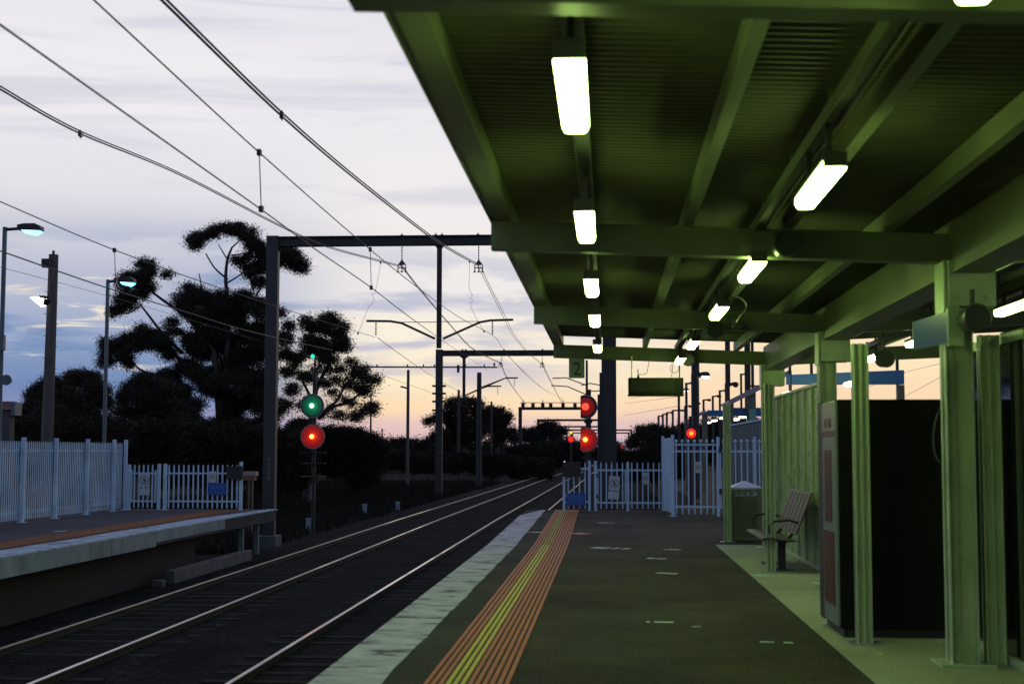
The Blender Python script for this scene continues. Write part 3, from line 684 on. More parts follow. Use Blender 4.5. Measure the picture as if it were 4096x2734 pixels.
mb = MB(); mb.box(xr(2506), xr(2517), YR-.035, YR+.035, ZR, ZR+1.22); mb.build('gate_post', M['fence'], t, bevel=.004)
fence_run(t, (xr(2393.5), YR, 0), (xr(2501.5), YR, 0), 1.18, pitch=.134, pw=.032, z=ZR, rails=(.175, .86))
mb = MB(); mb.box(xr(2389.5), xr(2394.5), YR-.02, YR+.02, ZR+.2, ZR+1.02); mb.box(xr(2499.5), xr(2504.5), YR-.02, YR+.02, ZR+.2, ZR+1.02); mb.build('gate_frame', M['fence'], t)
for zz in (.36, .88):
    mb = MB(); mb.box(xr(2386), xr(2393), YR-.05, YR-.036, ZR+zz-.055, ZR+zz+.055); mb.build('hinge', M['black'], t)
t = thing('palisade_fence', 'low pale fence between the right gate and the tall fence', 'fence', (xr(2590), YR, ZR))
fence_run(t, (xr(2517), YR, 0), (xr(2648), YR, 0), 1.18, pitch=.134, pw=.032, z=ZR, rails=(.175, .86))
p = ony(2456, 1949, YR-.045)
t = thing('warning_sign', 'pale no-pedestrian sign, slightly tilted, on the gate of the numbered platform', 'sign', p); ped_sign(t, p.x, YR-.05, p.z, .27, .57); t.rotation_euler = (0, R(3), 0)
small_sign(2568, 1888, 2597, 1935, YR-.05, 'small pale notice on the low fence right of the gate')
blue_sign(2266, 1971, 2341, 2019, YR-.05, 'blue MTM sign low on the fence at the end of the striped paving')
black_board(2250, 1846, 2322, 1906, YR-.08, 'plain black board above the blue sign at the striped paving end')
# tall fence: a side run and a gate run
pa, pb = ony(2653, 2040, 36.6), ony(2692, 2040, 33.6)
t = thing('palisade_fence', 'tall pale palisade fence seen edge-on beside the low fence', 'fence', (pa.x, 35, ZR))
fence_run(t, (pa.x, 36.6, 0), (pb.x, 33.6, 0), 1.80, pitch=.10, pw=.07, z=.10, posts=[(pa.x, 36.6, 0), (pb.x, 33.6, 0)], pw_post=.075, ph=1.90, rails=(.12, .9))
YT = 33.55
def xt(px): return ony(px, 2050, YT).x
t = thing('palisade_fence', 'tall pale fence with round-headed pales left of the tall gate post', 'fence', (xt(2780), YT, .1))
fence_run(t, (xt(2694), YT, 0), (xt(2866), YT, 0), 1.72, pitch=.146, pw=.032, z=.10, rails=(.13, .88, .97), round_top=True)
mb = MB(); mb.box(xt(2868), xt(2880), YT-.04, YT+.04, .05, 1.95); mb.build('fence_post', M['fence'], t, bevel=.004)
for zz in (.62, 1.58):
    mb = MB(); mb.box(xt(2877), xt(2888), YT-.06, YT-.041, zz, zz+.13); mb.build('hinge', M['black'], t)
t = thing('fence_gate', 'tall pale gate with round-headed pales behind the litter bin', 'gate', (xt(2980), YT, .1))
fence_run(t, (xt(2884), YT, 0), (xt(3100), YT, 0), 1.72, pitch=.146, pw=.032, z=.10, rails=(.13, .88), round_top=True)
mb = MB(); mb.box(xt(3017), xt(3027), YT-.04, YT+.04, .05, 1.95); mb.build('gate_post', M['fence'], t)
mb = MB(); mb.box(xt(2882), xt(2887), YT-.02, YT+.02, .3, 1.7); mb.build('gate_frame', M['fence'], t)
small_sign(2776, 1846, 2808, 1890, YT-.05, 'small pale notice on the tall fence with round-headed pales')

# ------------------------------------------------------------------ opposite platform
LX = -9.10
mb = MB(); mb.box(-40, LX-.02, -10, 38.9, -.30, 0); struct('opposite_platform', mb, M['asphalt_left'])
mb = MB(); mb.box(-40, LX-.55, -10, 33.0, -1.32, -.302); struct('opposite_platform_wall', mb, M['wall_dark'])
mb = MB()
yy = [-8 + 47*i/60 for i in range(61)]
def lin_(y): return LX-.62+.03*math.sin(y*1.3) if y < 33 else LX-.62+(y-33)*.06
for a, b in zip(yy, yy[1:]):
    mb.hexa([(lin_(a), a, 0), (LX, a, -.02), (LX, b, -.02), (lin_(b), b, 0), (lin_(a), a, .006), (LX, a, .006), (LX, b, .006), (lin_(b), b, .006)])
struct('opposite_platform_edge', mb, M['coping_left'])
mb = MB()
for i in range(16):
    a = -8 + i*2.6; b = min(a+2.585, 38.85)
    d = -.32 if a < 26 else -.24
    if a > 38: break
    mb.box(LX-.25, LX-.003, a, b, d, -.022)
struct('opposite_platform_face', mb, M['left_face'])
mb = MB(); mb.box(-10.62, -9.86, -8, 37.9, .0, .006); mb.cur = 1
for k in range(10): mb.box(-10.59+k*.073, -10.59+k*.073+.042, -8, 37.85, .006, .011)
struct('opposite_tactile_paving', mb, [M['tac_base'], M['tac_left']])
mb = MB()
for (a, b) in (((220, 2126), (262, 2124)), ((390, 2126), (415, 2123))):
    A, B = onz(*a, .0), onz(*b, .0); mb.hexa([(A.x, A.y-.12, .006), (B.x, B.y-.12, .006), (B.x, B.y+.12, .006), (A.x, A.y+.12, .006), (A.x, A.y-.12, .013), (B.x, B.y-.12, .013), (B.x, B.y+.12, .013), (A.x, A.y+.12, .013)])
struct('opposite_line_marking', mb, M['mark'])
for px in (891, 974):
    A = ony(px, 2100, 36 if px < 900 else 37.6); t = MB(); t.box(LX-.30, LX-.18, A.y-.06, A.y+.06, -1.3, -.25); tag(t.build('support_stub', M['left_face'], loc=(LX-.24, A.y, -1.3)), 'stubby concrete support under the overhanging end of the opposite platform, %s' % ('left one' if px < 900 else 'right one'), 'support')
t = MB(); t.box(-9.12, -8.90, 29.0, 35.4, -1.3, -.86); t.box(-9.12, -8.90, 28.2, 28.4, -1.3, -.98); tag(t.build('concrete_trough', M['blockwork'], loc=(-9, 32, -1.3), bevel=.01), 'low grey concrete block beside the track under the opposite platform', 'concrete block')
for i, (x, y, h, lab) in enumerate(((1235, 2116, .34, 'largest pale marker box by the signal foot'), (1458, 2046, .24, 'pale marker box left of the track, middle one'), (1590, 2035, .22, 'pale marker box left of the track, farthest one'))):
    p = onz(x, y, -1.25); t = MB(); t.box(p.x-.09, p.x+.09, p.y-.09, p.y+.09, -1.32, -1.25+h*p.y/47); t.box(p.x-.11, p.x+.11, p.y-.11, p.y+.11, -1.25+h*p.y/47, -1.22+h*p.y/47)
    tag(t.build('marker_box', mat('marker_box_paint', (.20, .26, .29), .6, var=.2), loc=(p.x, p.y, -1.32), bevel=.01), lab, 'marker box')

# ------------------------------------------------------------------ overhead line structures
def ibeam_x(mb, x0, x1, Y, zt, h, w):
    mb.box(x0, x1, Y-w/2, Y+w/2, zt-.03, zt); mb.box(x0, x1, Y-w/2, Y+w/2, zt-h, zt-h+.03); mb.box(x0, x1, Y-.04, Y+.04, zt-h+.03, zt-.03)
def insulator(mb, p, ln, n=5, r=.045):
    p = Vector(p); mb.tube([p, p-Vector((0, 0, ln))], .012, 6)
    for i in range(n):
        q = p - Vector((0, 0, ln*(i+.7)/(n+.4))); mb.lathe(q, (0, 0, -1), [(0, .015), (.012, r), (.02, r*.8), (.028, .015)], 10)
def fork(mb, p):                                    # clamp that carries the twin messenger wires
    p = Vector(p)
    mb.hexa([p+Vector((-.02, -.02, 0)), p+Vector((.02, -.02, 0)), p+Vector((.02, .02, 0)), p+Vector((-.02, .02, 0)), p+Vector((-.02, -.02, .01)), p+Vector((.02, -.02, .01)), p+Vector((.02, .02, .01)), p+Vector((-.02, .02, .01))])
    mb.prism([(p.x-.13, p.z-.15), (p.x+.13, p.z-.15), (p.x+.02, p.z), (p.x-.02, p.z)], p.y-.015, p.y+.015)
    for dx in (-.12, 0, .12): mb.box(p.x+dx-.014, p.x+dx+.014, p.y-.014, p.y+.014, p.z-.34, p.z-.15)
    mb.box(p.x-.13, p.x+.13, p.y-.02, p.y+.02, p.z-.25, p.z-.225)
    for dx in (-.12, 0, .12): mb.box(p.x+dx-.035, p.x+dx+.035, p.y-.05, p.y+.05, p.z-.37, p.z-.34)
YP = 42.5
xL, xM, xRt = ony(1085, 1500, YP).x, ony(1757, 1200, YP).x, ony(2438, 1500, YP).x
zt = ony(1400, 945, YP).z
t = thing('gantry', 'big dark steel gantry spanning both tracks at the platform ends', 'gantry', (xL, YP, -1.3))
mb = MB(); mb.box(xL-.18, xL+.18, YP-.14, YP-.11, -1.3, zt); mb.box(xL-.18, xL+.18, YP+.11, YP+.14, -1.3, zt); mb.box(xL-.18, xL-.15, YP-.11, YP+.11, -1.3, zt); mb.box(xL+.15, xL+.18, YP-.11, YP+.11, -1.3, zt)
mb.box(xL-.185, xL+.185, YP-.15, YP+.15, zt, zt+.02); ml = mb.build('mast', M['mast'], t)
mb = MB(); mb.box(xL-.30, xL+.30, YP-.4, YP+.4, -1.32, -.92); mb.build('mast_footing', M['blockwork'], ml, bevel=.02)
mb = MB()
for i in range(5): mb.box(xL-.035, xL+.04, YP-.146, YP-.141, 1.30-.14*i, 1.39-.14*i)
mb.build('number_plates', mat('faded_number_paint', (.10, .12, .08), .6), ml)
mb = MB(); mb.box(xRt-.20, xRt+.20, YP-.14, YP-.11, -1.3, zt); mb.box(xRt-.20, xRt+.20, YP+.11, YP+.14, -1.3, zt); mb.box(xRt-.20, xRt-.17, YP-.11, YP+.11, -1.3, zt); mb.box(xRt+.17, xRt+.20, YP-.11, YP+.11, -1.3, zt)
mb.box(xRt-.30, xRt-.20, YP-.08, YP+.08, 1.2, 3.95); mb.box(xRt-.36, xRt-.30, YP-.06, YP+.06, .6, 3.3); mb.build('mast', M['dark_steel'], t)
mb = MB(); ibeam_x(mb, xL+.18, xRt-.2, YP, zt, .30, .26)
mb.prism([(xL+.18, zt-.3), (xL+.34, zt-.3), (xL+.18, zt-.46)], YP-.04, YP+.04)
for px in (1608, 1743, 1768, 1912): x = ony(px, 940, YP).x; mb.box(x-.04, x+.04, YP-.05, YP+.05, zt, zt+.035); mb.box(x-.01, x+.01, YP-.01, YP+.01, zt+.035, zt+.09)
mb.build('cross_beam', M['dark_steel'], t)
mb = MB(); zb = ony(1757, 1392, YP).z
mb.box(xM-.072, xM+.072, YP-.06, YP+.06, zb, zt-.31); mb.prism([(xM-.14, zt-.302), (xM+.14, zt-.302), (xM+.072, zt-.40), (xM-.072, zt-.40)], YP-.05, YP+.05); mb.build('drop_post', M['dark_steel'], t)
def twin_arm(sgn, pts, reg, Y, r=.035):
    mb = MB(); P = [ony(x, y, Y) for x, y in pts]; mb.tube(P, r, 8); a = ony(reg[0], reg[1], Y); insulator(mb, a, .42, 5, .035)
    q = ony(pts[1][0]+(pts[2][0]-pts[1][0])*.9, pts[2][1]-3, Y); mb.tube([q, (xM, Y, q.z)], .012, 6)
    return mb.build('cantilever_arm', M['dark_steel'], t)
twin_arm(-1, [(1466, 1283), (1560, 1284), (1605, 1291), (1740, 1354)], (1504, 1286), YP)
twin_arm(1, [(2053, 1278), (1960, 1281), (1920, 1288), (1772, 1354)], (1970, 1282), YP)
for px in (1608, 1915):
    mb = MB(); a = ony(px, 985, YP); a.z = zt-.30; b = ony(px, 1040, YP); insulator(mb, a, a.z-b.z, 5, .03); fork(mb, b); mb.build('wire_hanger', M['insul'], t)

# second gantry, far end
Y2 = 89.6
x2 = ony(1757, 1500, Y2).x; zt2 = ony(1800, 1401, Y2).z; x2d = ony(1856, 1500, Y2).x; x2r = ony(2420, 1500, Y2).x
t = thing('gantry', 'second dark gantry further along, its beam behind the drop post', 'gantry', (x2, Y2, -1.3))
mb = MB(); mb.box(x2-.22, x2+.22, Y2-.16, Y2+.16, -1.3, zt2+.06)
for py in (1543, 1573, 1605, 1640):
    z = ony(1757, py, Y2).z; mb.box(x2-.42, x2+.42, Y2-.2, Y2+.2, z-.06, z+.06)
mb.build('mast', M['mast'], t)
mb = MB(); mb.box(x2r-.22, x2r+.22, Y2-.16, Y2+.16, -1.3, zt2); mb.build('mast', M['dark_steel'], t)
mb = MB(); ibeam_x(mb, x2+.22, x2r-.22, Y2, zt2, .36, .3)
for px in (1850, 1863, 2016, 2170): x = ony(px, 1400, Y2).x; mb.box(x-.05, x+.05, Y2-.05, Y2+.05, zt2, zt2+.08)
mb.prism([(x2d-.3, zt2-.362), (x2d+.3, zt2-.362), (x2d+.1, zt2-.52), (x2d-.1, zt2-.52)], Y2-.06, Y2+.06)
mb.build('cross_beam', M['dark_steel'], t)
mb = MB(); mb.box(x2d-.09, x2d+.09, Y2-.08, Y2+.08, ony(1856, 1600, Y2).z, zt2-.37); mb.build('drop_post', M['dark_steel'], t)
mb = MB(); a, b = ony(1452, 1467, Y2), ony(1990, 1468, Y2); mb.tube([a, b], .05, 8)
for px in (1508, 1630, 1694, 1738, 1760, 1862, 1937): q = ony(px, 1464, Y2); mb.box(q.x-.04, q.x+.04, Y2-.04, Y2+.04, q.z, q.z+.12)
q = ony(1833, 1463, Y2); mb.box(q.x-.08, q.x+.08, Y2-.06, Y2+.06, q.z-.42, q.z+.06); q = ony(1977, 1463, Y2); mb.box(q.x-.06, q.x+.06, Y2-.05, Y2+.05, q.z, q.z+.2)
mb.build('side_boom', M['dark_steel'], t)
for arm in ([(2072, 1510), (2025, 1510), (1865, 1580)], [(2005, 1544), (1950, 1545), (1905, 1560), (1862, 1580)]):
    mb = MB(); mb.tube([ony(x, y, Y2) for x, y in arm], .04, 6); a = ony(arm[0][0]+18 if False else arm[0][0]-14, arm[0][1], Y2); insulator(mb, a, .55, 4, .05); mb.build('cantilever_arm', M['dark_steel'], t)
for px, py in ((2007, 1420), (2169, 1420)):
    mb = MB(); a = ony(px, py, Y2); a.z = zt2-.36; b = ony(px-(4 if px < 2100 else 0), 1447, Y2); insulator(mb, a, a.z-b.z, 4, .05); fork(mb, b); mb.build('wire_hanger', M['insul'], t)

# single masts and poles
def pole(name, px, pytop, Y, w, lab, cat, m, base=-1.3, extra=None, group=None):
    p = ony(px, pytop, Y); t = thing(name, lab, cat, (p.x, Y, base), group)
    mb = MB(); mb.tube([(p.x, Y, base), (p.x, Y, p.z)], w/2*1.12, 10, r2=w/2*.9); mb.build('pole_shaft', m, t)
    if extra:
        for nm, mbx, mm in extra(p): mbx.build(nm, mm, t)
    return t, p
def arms(lst, Y, r=.03):
    def f(p):
        out = []
        for pts in lst:
            mb = MB(); mb.tube([ony(x, y, Y) for x, y in pts], r, 6); out.append(('cantilever_arm', mb, M['dark_steel']))
        return out
    return f
pole('line_mast', 1917, 1489, 115, .42, 'thick dark mast with a cantilever arm in front of the middle trees', 'mast', M['dark_steel'], extra=arms([[(1925, 1548), (2020, 1512), (2072, 1511)], [(1925, 1546), (1960, 1543), (2006, 1543)]], 115, .05))
pole('line_mast', 1633, 1478, 115, .26, 'slim dark mast standing alone against the peach sky', 'mast', M['wood_pole'], extra=arms([[(1633, 1553), (1618, 1549)], [(1620, 1549), (1602, 1545)]], 115, .08))
pole('utility_pole', 1484, 1578, 190, .26, 'far utility pole at the right edge of the big tree', 'pole', M['wood_pole'], extra=arms([[(1480, 1580), (1508, 1584)], [(1478, 1612), (1503, 1614)], [(1484, 1662), (1508, 1668)]], 190, .05))
pole('utility_pole', 1529, 1712, 330, .3, 'tiny far utility pole with crossarms above the distant trees', 'pole', M['wood_pole'], extra=arms([[(1520, 1722), (1540, 1720)]], 330, .07))
pole('line_mast', 1835, 1558, 150, .3, 'dark mast with a pointed finial left in the middle trees', 'mast', M['dark_steel'])
pole('line_mast', 1966, 1605, 175, .3, 'dark mast rising from the middle trees, right of the thick mast', 'mast', M['dark_steel'])
pole('line_mast', 2014, 1625, 190, .3, 'small dark mast at the right shoulder of the middle trees', 'mast', M['dark_steel'])
pole('line_mast', 2347, 1440, 70, .13, 'slim mast rising behind the cut round signal on the right', 'mast', M['dark_steel'], extra=arms([[(2345, 1577), (2270, 1545), (2205, 1541)], [(2345, 1565), (2400, 1562)], [(2345, 1540), (2265, 1510), (2210, 1512)], [(2325, 1540), (2360, 1532), (2402, 1540)]], 70, .03))
def far_gantry(xl_, xr_, yt, lab, lugs=()):
    Y = 6.41*F/(1805-yt); a, b = ony(xl_, yt, Y), ony(xr_, yt, Y)
    t = thing('gantry', lab, 'gantry', (a.x, Y, -1.3), 'far gantries along the line'); w = .5 if yt < 1650 else .45
    mb = MB(); mb.box(a.x, b.x, Y-.2, Y+.2, a.z-.42, a.z); mb.build('cross_beam', M['dark_steel'], t)
    for x in (a.x, b.x):
        mb = MB(); mb.box(x-w/2, x+w/2, Y-.21, Y+.21, -1.3, a.z+.005); mb.build('mast', M['dark_steel'], t)
    if lugs:
        mb = MB()
        for px in lugs: x = ony(px, yt, Y).x; mb.box(x-.25, x+.25, Y-.2, Y+.2, a.z, a.z+.55)
        for px in lugs[::2]: x = ony(px, yt, Y).x; mb.box(x-.06, x+.06, Y-.05, Y+.05, a.z+.55, a.z+1.0)
        mb.tube([(a.x, Y, a.z+.62), (b.x, Y, a.z+.62)], .05, 6); mb.build('feeder_brackets', M['dark_steel'], t)
far_gantry(2081, 2400, 1627, 'far gantry with a row of brackets on its beam', (2092, 2132, 2171, 2203, 2252, 2300, 2350))
far_gantry(2153, 2420, 1675, 'far gantry with a plain beam behind the bracketed one')
far_gantry(2240, 2440, 1702, 'third plain far gantry, low over the line')
far_gantry(2268, 2525, 1716, 'fourth far gantry ending right of the dark mast')
far_gantry(2290, 2515, 1728, 'lowest and farthest gantry down the line')

# wires: image-measured positions at the real lateral offset of each line
def wire(pts, lab, r=.009, ext=True, smooth=True, twin=0., grp='overhead wires'):
    P = [onx(x, y, X) if Y is None else ony(x, y, Y) for x, y, X, Y in pts]
    P = sag(P) if smooth else P
    if ext:
        d = (P[0]-P[1]).normalized(); L_ = max(1.5, (P[0].y+6)/max(.3, -d.y))
        P = [P[0] + Vector((d.x*L_*u, d.y*L_*u, d.z*L_*(u-.3*u*u))) for u in (1, .75, .5, .25)] + P
    mb = MB(); mb.tube(P, r*.82, 6)
    if twin:
        mb.tube([p+Vector((.0, 0, twin)) for p in P], r*.7, 6)
    return tag(mb.build('overhead_wire', M['wire'], loc=P[len(P)//2]), lab, 'wire', grp)
CN, CF = -3.5, -7.25
wire([(0, 99, CN, None), (1045, 838, CN, None), (1258, 994, CN, None), (1485, 1150, CN, None), (1663, 1285, CN, None), (1823, 1397, None, 62), (1950, 1480, None, 89)], 'contact wire of the near track crossing under the gantry beam', .0085)
wire([(375, 0, CN, None), (1037, 610, CN, None), (1480, 997, CN, None), (1711, 1180, CN, None), (1845, 1273, None, 36), (1976, 1345, None, YP), (2016, 1400, None, 52), (2080, 1470, None, 70), (2190, 1570, None, 115)], 'wire running to the right cantilever arm of the big gantry', .0085)
wire([(0, 357, None, 15.5), (322, 535, None, 19), (720, 700, None, 26), (1116, 903, None, 34), (1300, 985, None, 38), (1530, 1048, None, 41), (1606, 1066, None, YP)], 'sagging twin messenger wire of the far track', .014, twin=.035)
wire([(645, 0, None, 11.5), (1125, 463, None, 16.2), (1420, 715, None, 22), (1700, 933, None, 29), (1800, 1000, None, 34), (1876, 1042, None, 39), (1915, 1062, None, YP)], 'thick twin messenger wire of the near track with a black clamp', .016, twin=.045)
wire([(0, 806, CF, None), (457, 999, CF, None), (880, 1151, CF, None), (1200, 1255, CF, None), (1500, 1348, None, YP+2)], 'thin wire above the lower left wire, with a dropper', .009)
wire([(0, 1003, CF, None), (420, 1148, CF, None), (720, 1240, CF, None), (1020, 1330, CF, None), (1330, 1400, None, 46)], 'lowest wire at left, passing the wooden pole', .011)
wire([(1510, 1350, None, YP), (1584, 1404, None, 48), (1690, 1478, None, 62), (1800, 1545, None, 84), (1910, 1605, None, 112)], 'thin wire leaving the left cantilever arm', .012, ext=False)
wire([(1608, 1068, None, YP), (1668, 1145, None, 48), (1735, 1225, None, 58), (1800, 1300, None, 68), (1890, 1395, None, 80), (2000, 1452, None, Y2)], 'bundled wires falling from the left hanger of the big gantry', .018, ext=False, twin=.05)
wire([(1912, 1066, None, YP), (1955, 1150, None, 49), (2000, 1240, None, 58), (2050, 1340, None, 70), (2110, 1410, None, 80), (2165, 1455, None, Y2)], 'left wire of the bundle falling from the right hanger', .013, ext=False)
wire([(1922, 1066, None, YP), (1968, 1160, None, 49), (2012, 1245, None, 58), (2058, 1340, None, 70), (2115, 1408, None, 80), (2170, 1455, None, Y2)], 'right wire of the bundle falling from the right hanger', .013, ext=False)
wire([(2005, 1460, None, Y2), (2045, 1540, None, 115), (2110, 1625, None, 200)], 'far bundled wires beyond the second gantry, left', .02, ext=False, twin=.06)
wire([(2170, 1460, None, Y2), (2205, 1530, None, 115), (2255, 1625, None, 200)], 'far bundled wires beyond the second gantry, right', .02, ext=False, twin=.06)
wire([(2020, 1410, None, 52), (2160, 1545, None, 105), (2260, 1600, None, 160)], 'far wire slanting right beneath the second gantry beam', .013, ext=False)
wire([(1510, 1490, None, 95), (1600, 1525, None, 110), (1740, 1575, None, 130), (1900, 1640, None, 190)], 'faint far wire past the lone slim mast', .016, ext=False)
wire([(0, 1068, None, 36), (420, 1180, None, 44), (800, 1290, None, 60), (1060, 1370, None, 80)], 'thin slack wire behind the wooden pole', .008)
for i, (a, b) in enumerate((((2500, 1613), (2715, 1585)), ((2500, 1660), (2720, 1622)), ((2520, 1592), (2740, 1560)), ((3610, 1490), (3776, 1450)), ((3610, 1590), (3776, 1500)), ((3440, 1560), (3620, 1490)))):
    q0, q1 = ony(a[0], a[1], 95 if i < 3 else 60), ony(b[0], b[1], 60 if i < 3 else 40)
    mb = MB(); mb.tube([q0, q1], .009 if i < 3 else .007, 5)
    tag(mb.build('power_line', M['wire'], loc=q0), ('faint power line left of the far lamps, %s' % ('middle', 'lowest', 'highest')[i]) if i < 3 else ('thin power line in the gap above the vending machine, %s' % ('upper right', 'lower right', 'left')[i-3]), 'wire', 'power lines')
def dropper(x0, y0, x1, y1, Y, lab, wig=()):
    P = [ony(x0, y0, Y)] + [ony(x, y, Y) for x, y in wig] + [ony(x1, y1, Y)]; mb = MB(); mb.tube(sag(P, 6) if wig else P, .0055, 6)
    for q in (P[0], P[-1]): mb.box(q.x-.02, q.x+.02, q.y-.03, q.y+.03, q.z-.03, q.z+.03)
    tag(mb.build('dropper_wire', M['wire'], loc=P[0]), lab, 'wire', 'droppers between overhead wires')
dropper(1037, 610, 1045, 836, onx(1037, 610, CN).y, 'thin vertical dropper above the big tree crown')
dropper(1481, 997, 1485, 1150, onx(1481, 997, CN).y, 'thin vertical dropper just under the big gantry beam')
dropper(458, 1000, 462, 1120, onx(458, 1000, CF).y, 'thin vertical dropper above the second platform lamp')
dropper(1522, 1050, 1432, 1333, YP-1, 'crooked jumper wire left of the big gantry drop post', [(1515, 1100), (1500, 1165), (1488, 1180), (1497, 1200), (1474, 1230), (1450, 1290)])
dropper(1878, 1046, 1936, 1325, YP-1, 'crooked jumper wire right of the big gantry drop post', [(1877, 1120), (1877, 1158), (1890, 1178), (1880, 1190), (1892, 1202), (1882, 1215), (1900, 1262)])
p = onx(1125, 463, CN); 
for i, (x, y, Y, lab) in enumerate(((1128, 464, 16.2, 'black clamp on the thick twin wire'), (322, 538, 19, 'black clamp on the sagging left twin wire'))):
    q = ony(x, y, Y); mb = MB(); mb.box(q.x-.022, q.x+.022, q.y-.04, q.y+.04, q.z-.03, q.z+.04); mb.box(q.x-.006, q.x+.006, q.y-.01, q.y+.01, q.z-.055, q.z+.065); tag(mb.build('wire_clamp', M['insul'], loc=q), lab, 'clamp')

# ------------------------------------------------------------------ signals
def disc_cut(mb, c, r, th, cut=None, n=48):
    pts = []
    for i in range(n):
        a = 2*math.pi*i/n; x, z = c.x+r*math.cos(a), c.z+r*math.sin(a)
        if cut is not None and x < cut: x = cut
        pts.append((x, z))
    mb.prism(pts, c.y, c.y+th)
M['red_glow_disc'] = mat('red_glow_disc_paint', (.72, .016, .011), .45, var=.04)
M['green_glow_disc'] = mat('green_glow_disc_paint', (.003, .26, .10), .45, var=.04)
M['bulb_red'] = emit('red_aspect_bulb', (1.0, .36, .03), 9.0)
M['bulb_dim'] = emit('red_aspect_dim_bulb', (1.0, .10, .05), 1.1)
M['bulb_green'] = emit('green_aspect_bulb', (.55, 1.0, .85), 6.0)
def signal_head(t, c, r, glass, bulb, grad, cut=None, br=.055, out=.12):
    """black target with a pale rim, coloured lens glass, and the lit bulb that colours it"""
    mb = MB(); disc_cut(mb, c, r, .02, cut); tgt = mb.build('signal_target', M['target'], t)
    mb = MB(); n = 48
    for i in range(n):
        a0, a1 = 2*math.pi*i/n, 2*math.pi*(i+1)/n
        q = [(c.x+rr*math.cos(a), c.z+rr*math.sin(a)) for rr, a in ((r, a0), (r, a1), (r*.955, a1), (r*.955, a0))]
        if cut is not None and min(x for x, z in q) < cut: continue
        mb.face([(x, c.y-.005, z) for x, z in q])
    mb.build('target_rim', M['target_rim'], tgt)
    mb = MB(); mb.lathe((c.x, c.y+.02, c.z), (0, 1, 0), [(0, .17), (.22, .16), (.26, .05)], 20); mb.build('lamp_case', M['black'], t)
    mb = MB(); mb.lathe((c.x, c.y-.004, c.z), (0, -1, 0), [(0, grad), (.006, grad*.985), (.008, grad*.5), (.009, .02)], 40)
    if cut is not None: mb.v = [(max(x, cut), y, z) for x, y, z in mb.v]
    ln = mb.build('lens', glass, t)  # tinted disc standing for the glow spread over the black target
    mb = MB(); mb.lathe((c.x, c.y-out+br, c.z), (0, -1, 0), [(0, br*.3)] + [(br-br*math.cos(u*math.pi/8), br*math.sin(u*math.pi/8)) for u in range(1, 8)] + [(br*2, br*.1)], 18); mb.build('bulb', bulb, ln)
YSG = 47.
g = ony(1249, 1622, YSG); rd = ony(1251, 1745, YSG)
t = thing('railway_signal', 'two round signal discs, green above red, left of the tracks', 'signal', (g.x, YSG+.25, -1.3))
signal_head(t, g, .40, M['green_glow_disc'], M['bulb_green'], .34, br=.07, out=.105); signal_head(t, rd, .41, M['red_glow_disc'], M['bulb_red'], .385, br=.07, out=.17)
mb = MB(); mb.tube([(g.x, YSG+.35, -1.3), (g.x, YSG+.35, g.z+1.05)], .07, 12); mb.build('signal_post', M['black'], t)
mb = MB(); q = ony(1240, 1930, YSG-.02); mb.box(q.x-.10, q.x+.10, YSG+.22, YSG+.235, ony(1240, 2008, YSG).z, ony(1240, 1925, YSG).z); plate = mb.build('number_plate', M['black'], t)
for i, ch in enumerate('735'):
    zz = ony(1236, 1952+18.5*i, YSG).z; lettering('numeral', ch, .20, mat('plate_numeral', (.20, .23, .24), .6, var=.05), plate, (q.x-.02, YSG+.216, zz))
for py in (1808, 1852, 1905):
    a, b = ony(1205, py, YSG+.3), ony(1302, py, YSG+.3); mb = MB(); mb.bar((a.x, YSG+.3, a.z), (b.x, YSG+.3, a.z), .25, .025); mb.build('maintenance_step', M['mast'], t)
mb = MB(); q = ony(1240, 1420, YSG+.35); mb.tube([(g.x, YSG+.35, g.z+1.05), (g.x, YSG+.35, q.z), (g.x-.12, YSG+.35, q.z+.05)], .035, 8); mb.build('lamp_bracket', M['black'], t)
mb = MB(); q = ony(1247, 1422, YSG); mb.lathe((q.x, YSG+.2, q.z), (0, -1, -.2), [(0, .05), (.05, .07), (.07, .03)], 14); o = mb.build('marker_lamp', emit('marker_green', (.02, .9, .55), 1.2), t)
o.scale = (1, 1, 1)
c1, c2 = ony(2342, 1626, YSG), ony(2341, 1757, YSG)
cut = ony(2322, 1700, YSG).x
t = thing('railway_signal', 'two red signal discs cut straight on their left side, right of the tracks', 'signal', (c1.x, YSG+.25, -1.3))
signal_head(t, c1, .395, M['red_glow_disc'], M['bulb_dim'], .30, cut, br=.12, out=.13); signal_head(t, c2, .41, M['red_glow_disc'], M['bulb_red'], .385, cut, br=.07, out=.17)
mb = MB(); mb.box(c1.x+.05, c1.x+.18, YSG+.3, YSG+.4, -1.3, ony(2350, 1555, YSG).z); mb.box(c1.x-.05, c1.x+.22, YSG+.24, YSG+.44, ony(2350, 1690, YSG).z, ony(2350, 1680, YSG).z); mb.build('signal_post', M['black'], t)
def far_signal(px, py, Y, r, ms, lab):
    p = ony(px, py, Y); t = thing('railway_signal', lab, 'signal', (p.x, Y+.3, -1.3), 'far signals along the line')
    mb = MB(); mb.tube([(p.x, Y+.3, -1.3), (p.x, Y+.3, p.z+.6)], .07, 8); mb.build('signal_post', M['black'], t)
    for i, (dy, m, k) in enumerate(ms):
        q = ony(px, py+dy, Y); mb = MB(); mb.lathe((q.x, Y+.02, q.z), (0, -1, 0), [(0, r*k), (.05, r*k*.95), (.1, r*k*.6)], 20); mb.build('lens', m, t)
        mb = MB(); mb.lathe((q.x, Y+.03, q.z), (0, 1, 0), [(0, r*k*1.3), (.02, r*k*1.3)], 20); mb.build('signal_target', M['target'], t)
far_signal(2284, 1756, 120, .25, [(0, M['sig_red'], 1), (-27, M['sig_yellow'], .45)], 'small far signal, yellow over red, left of the cut discs')
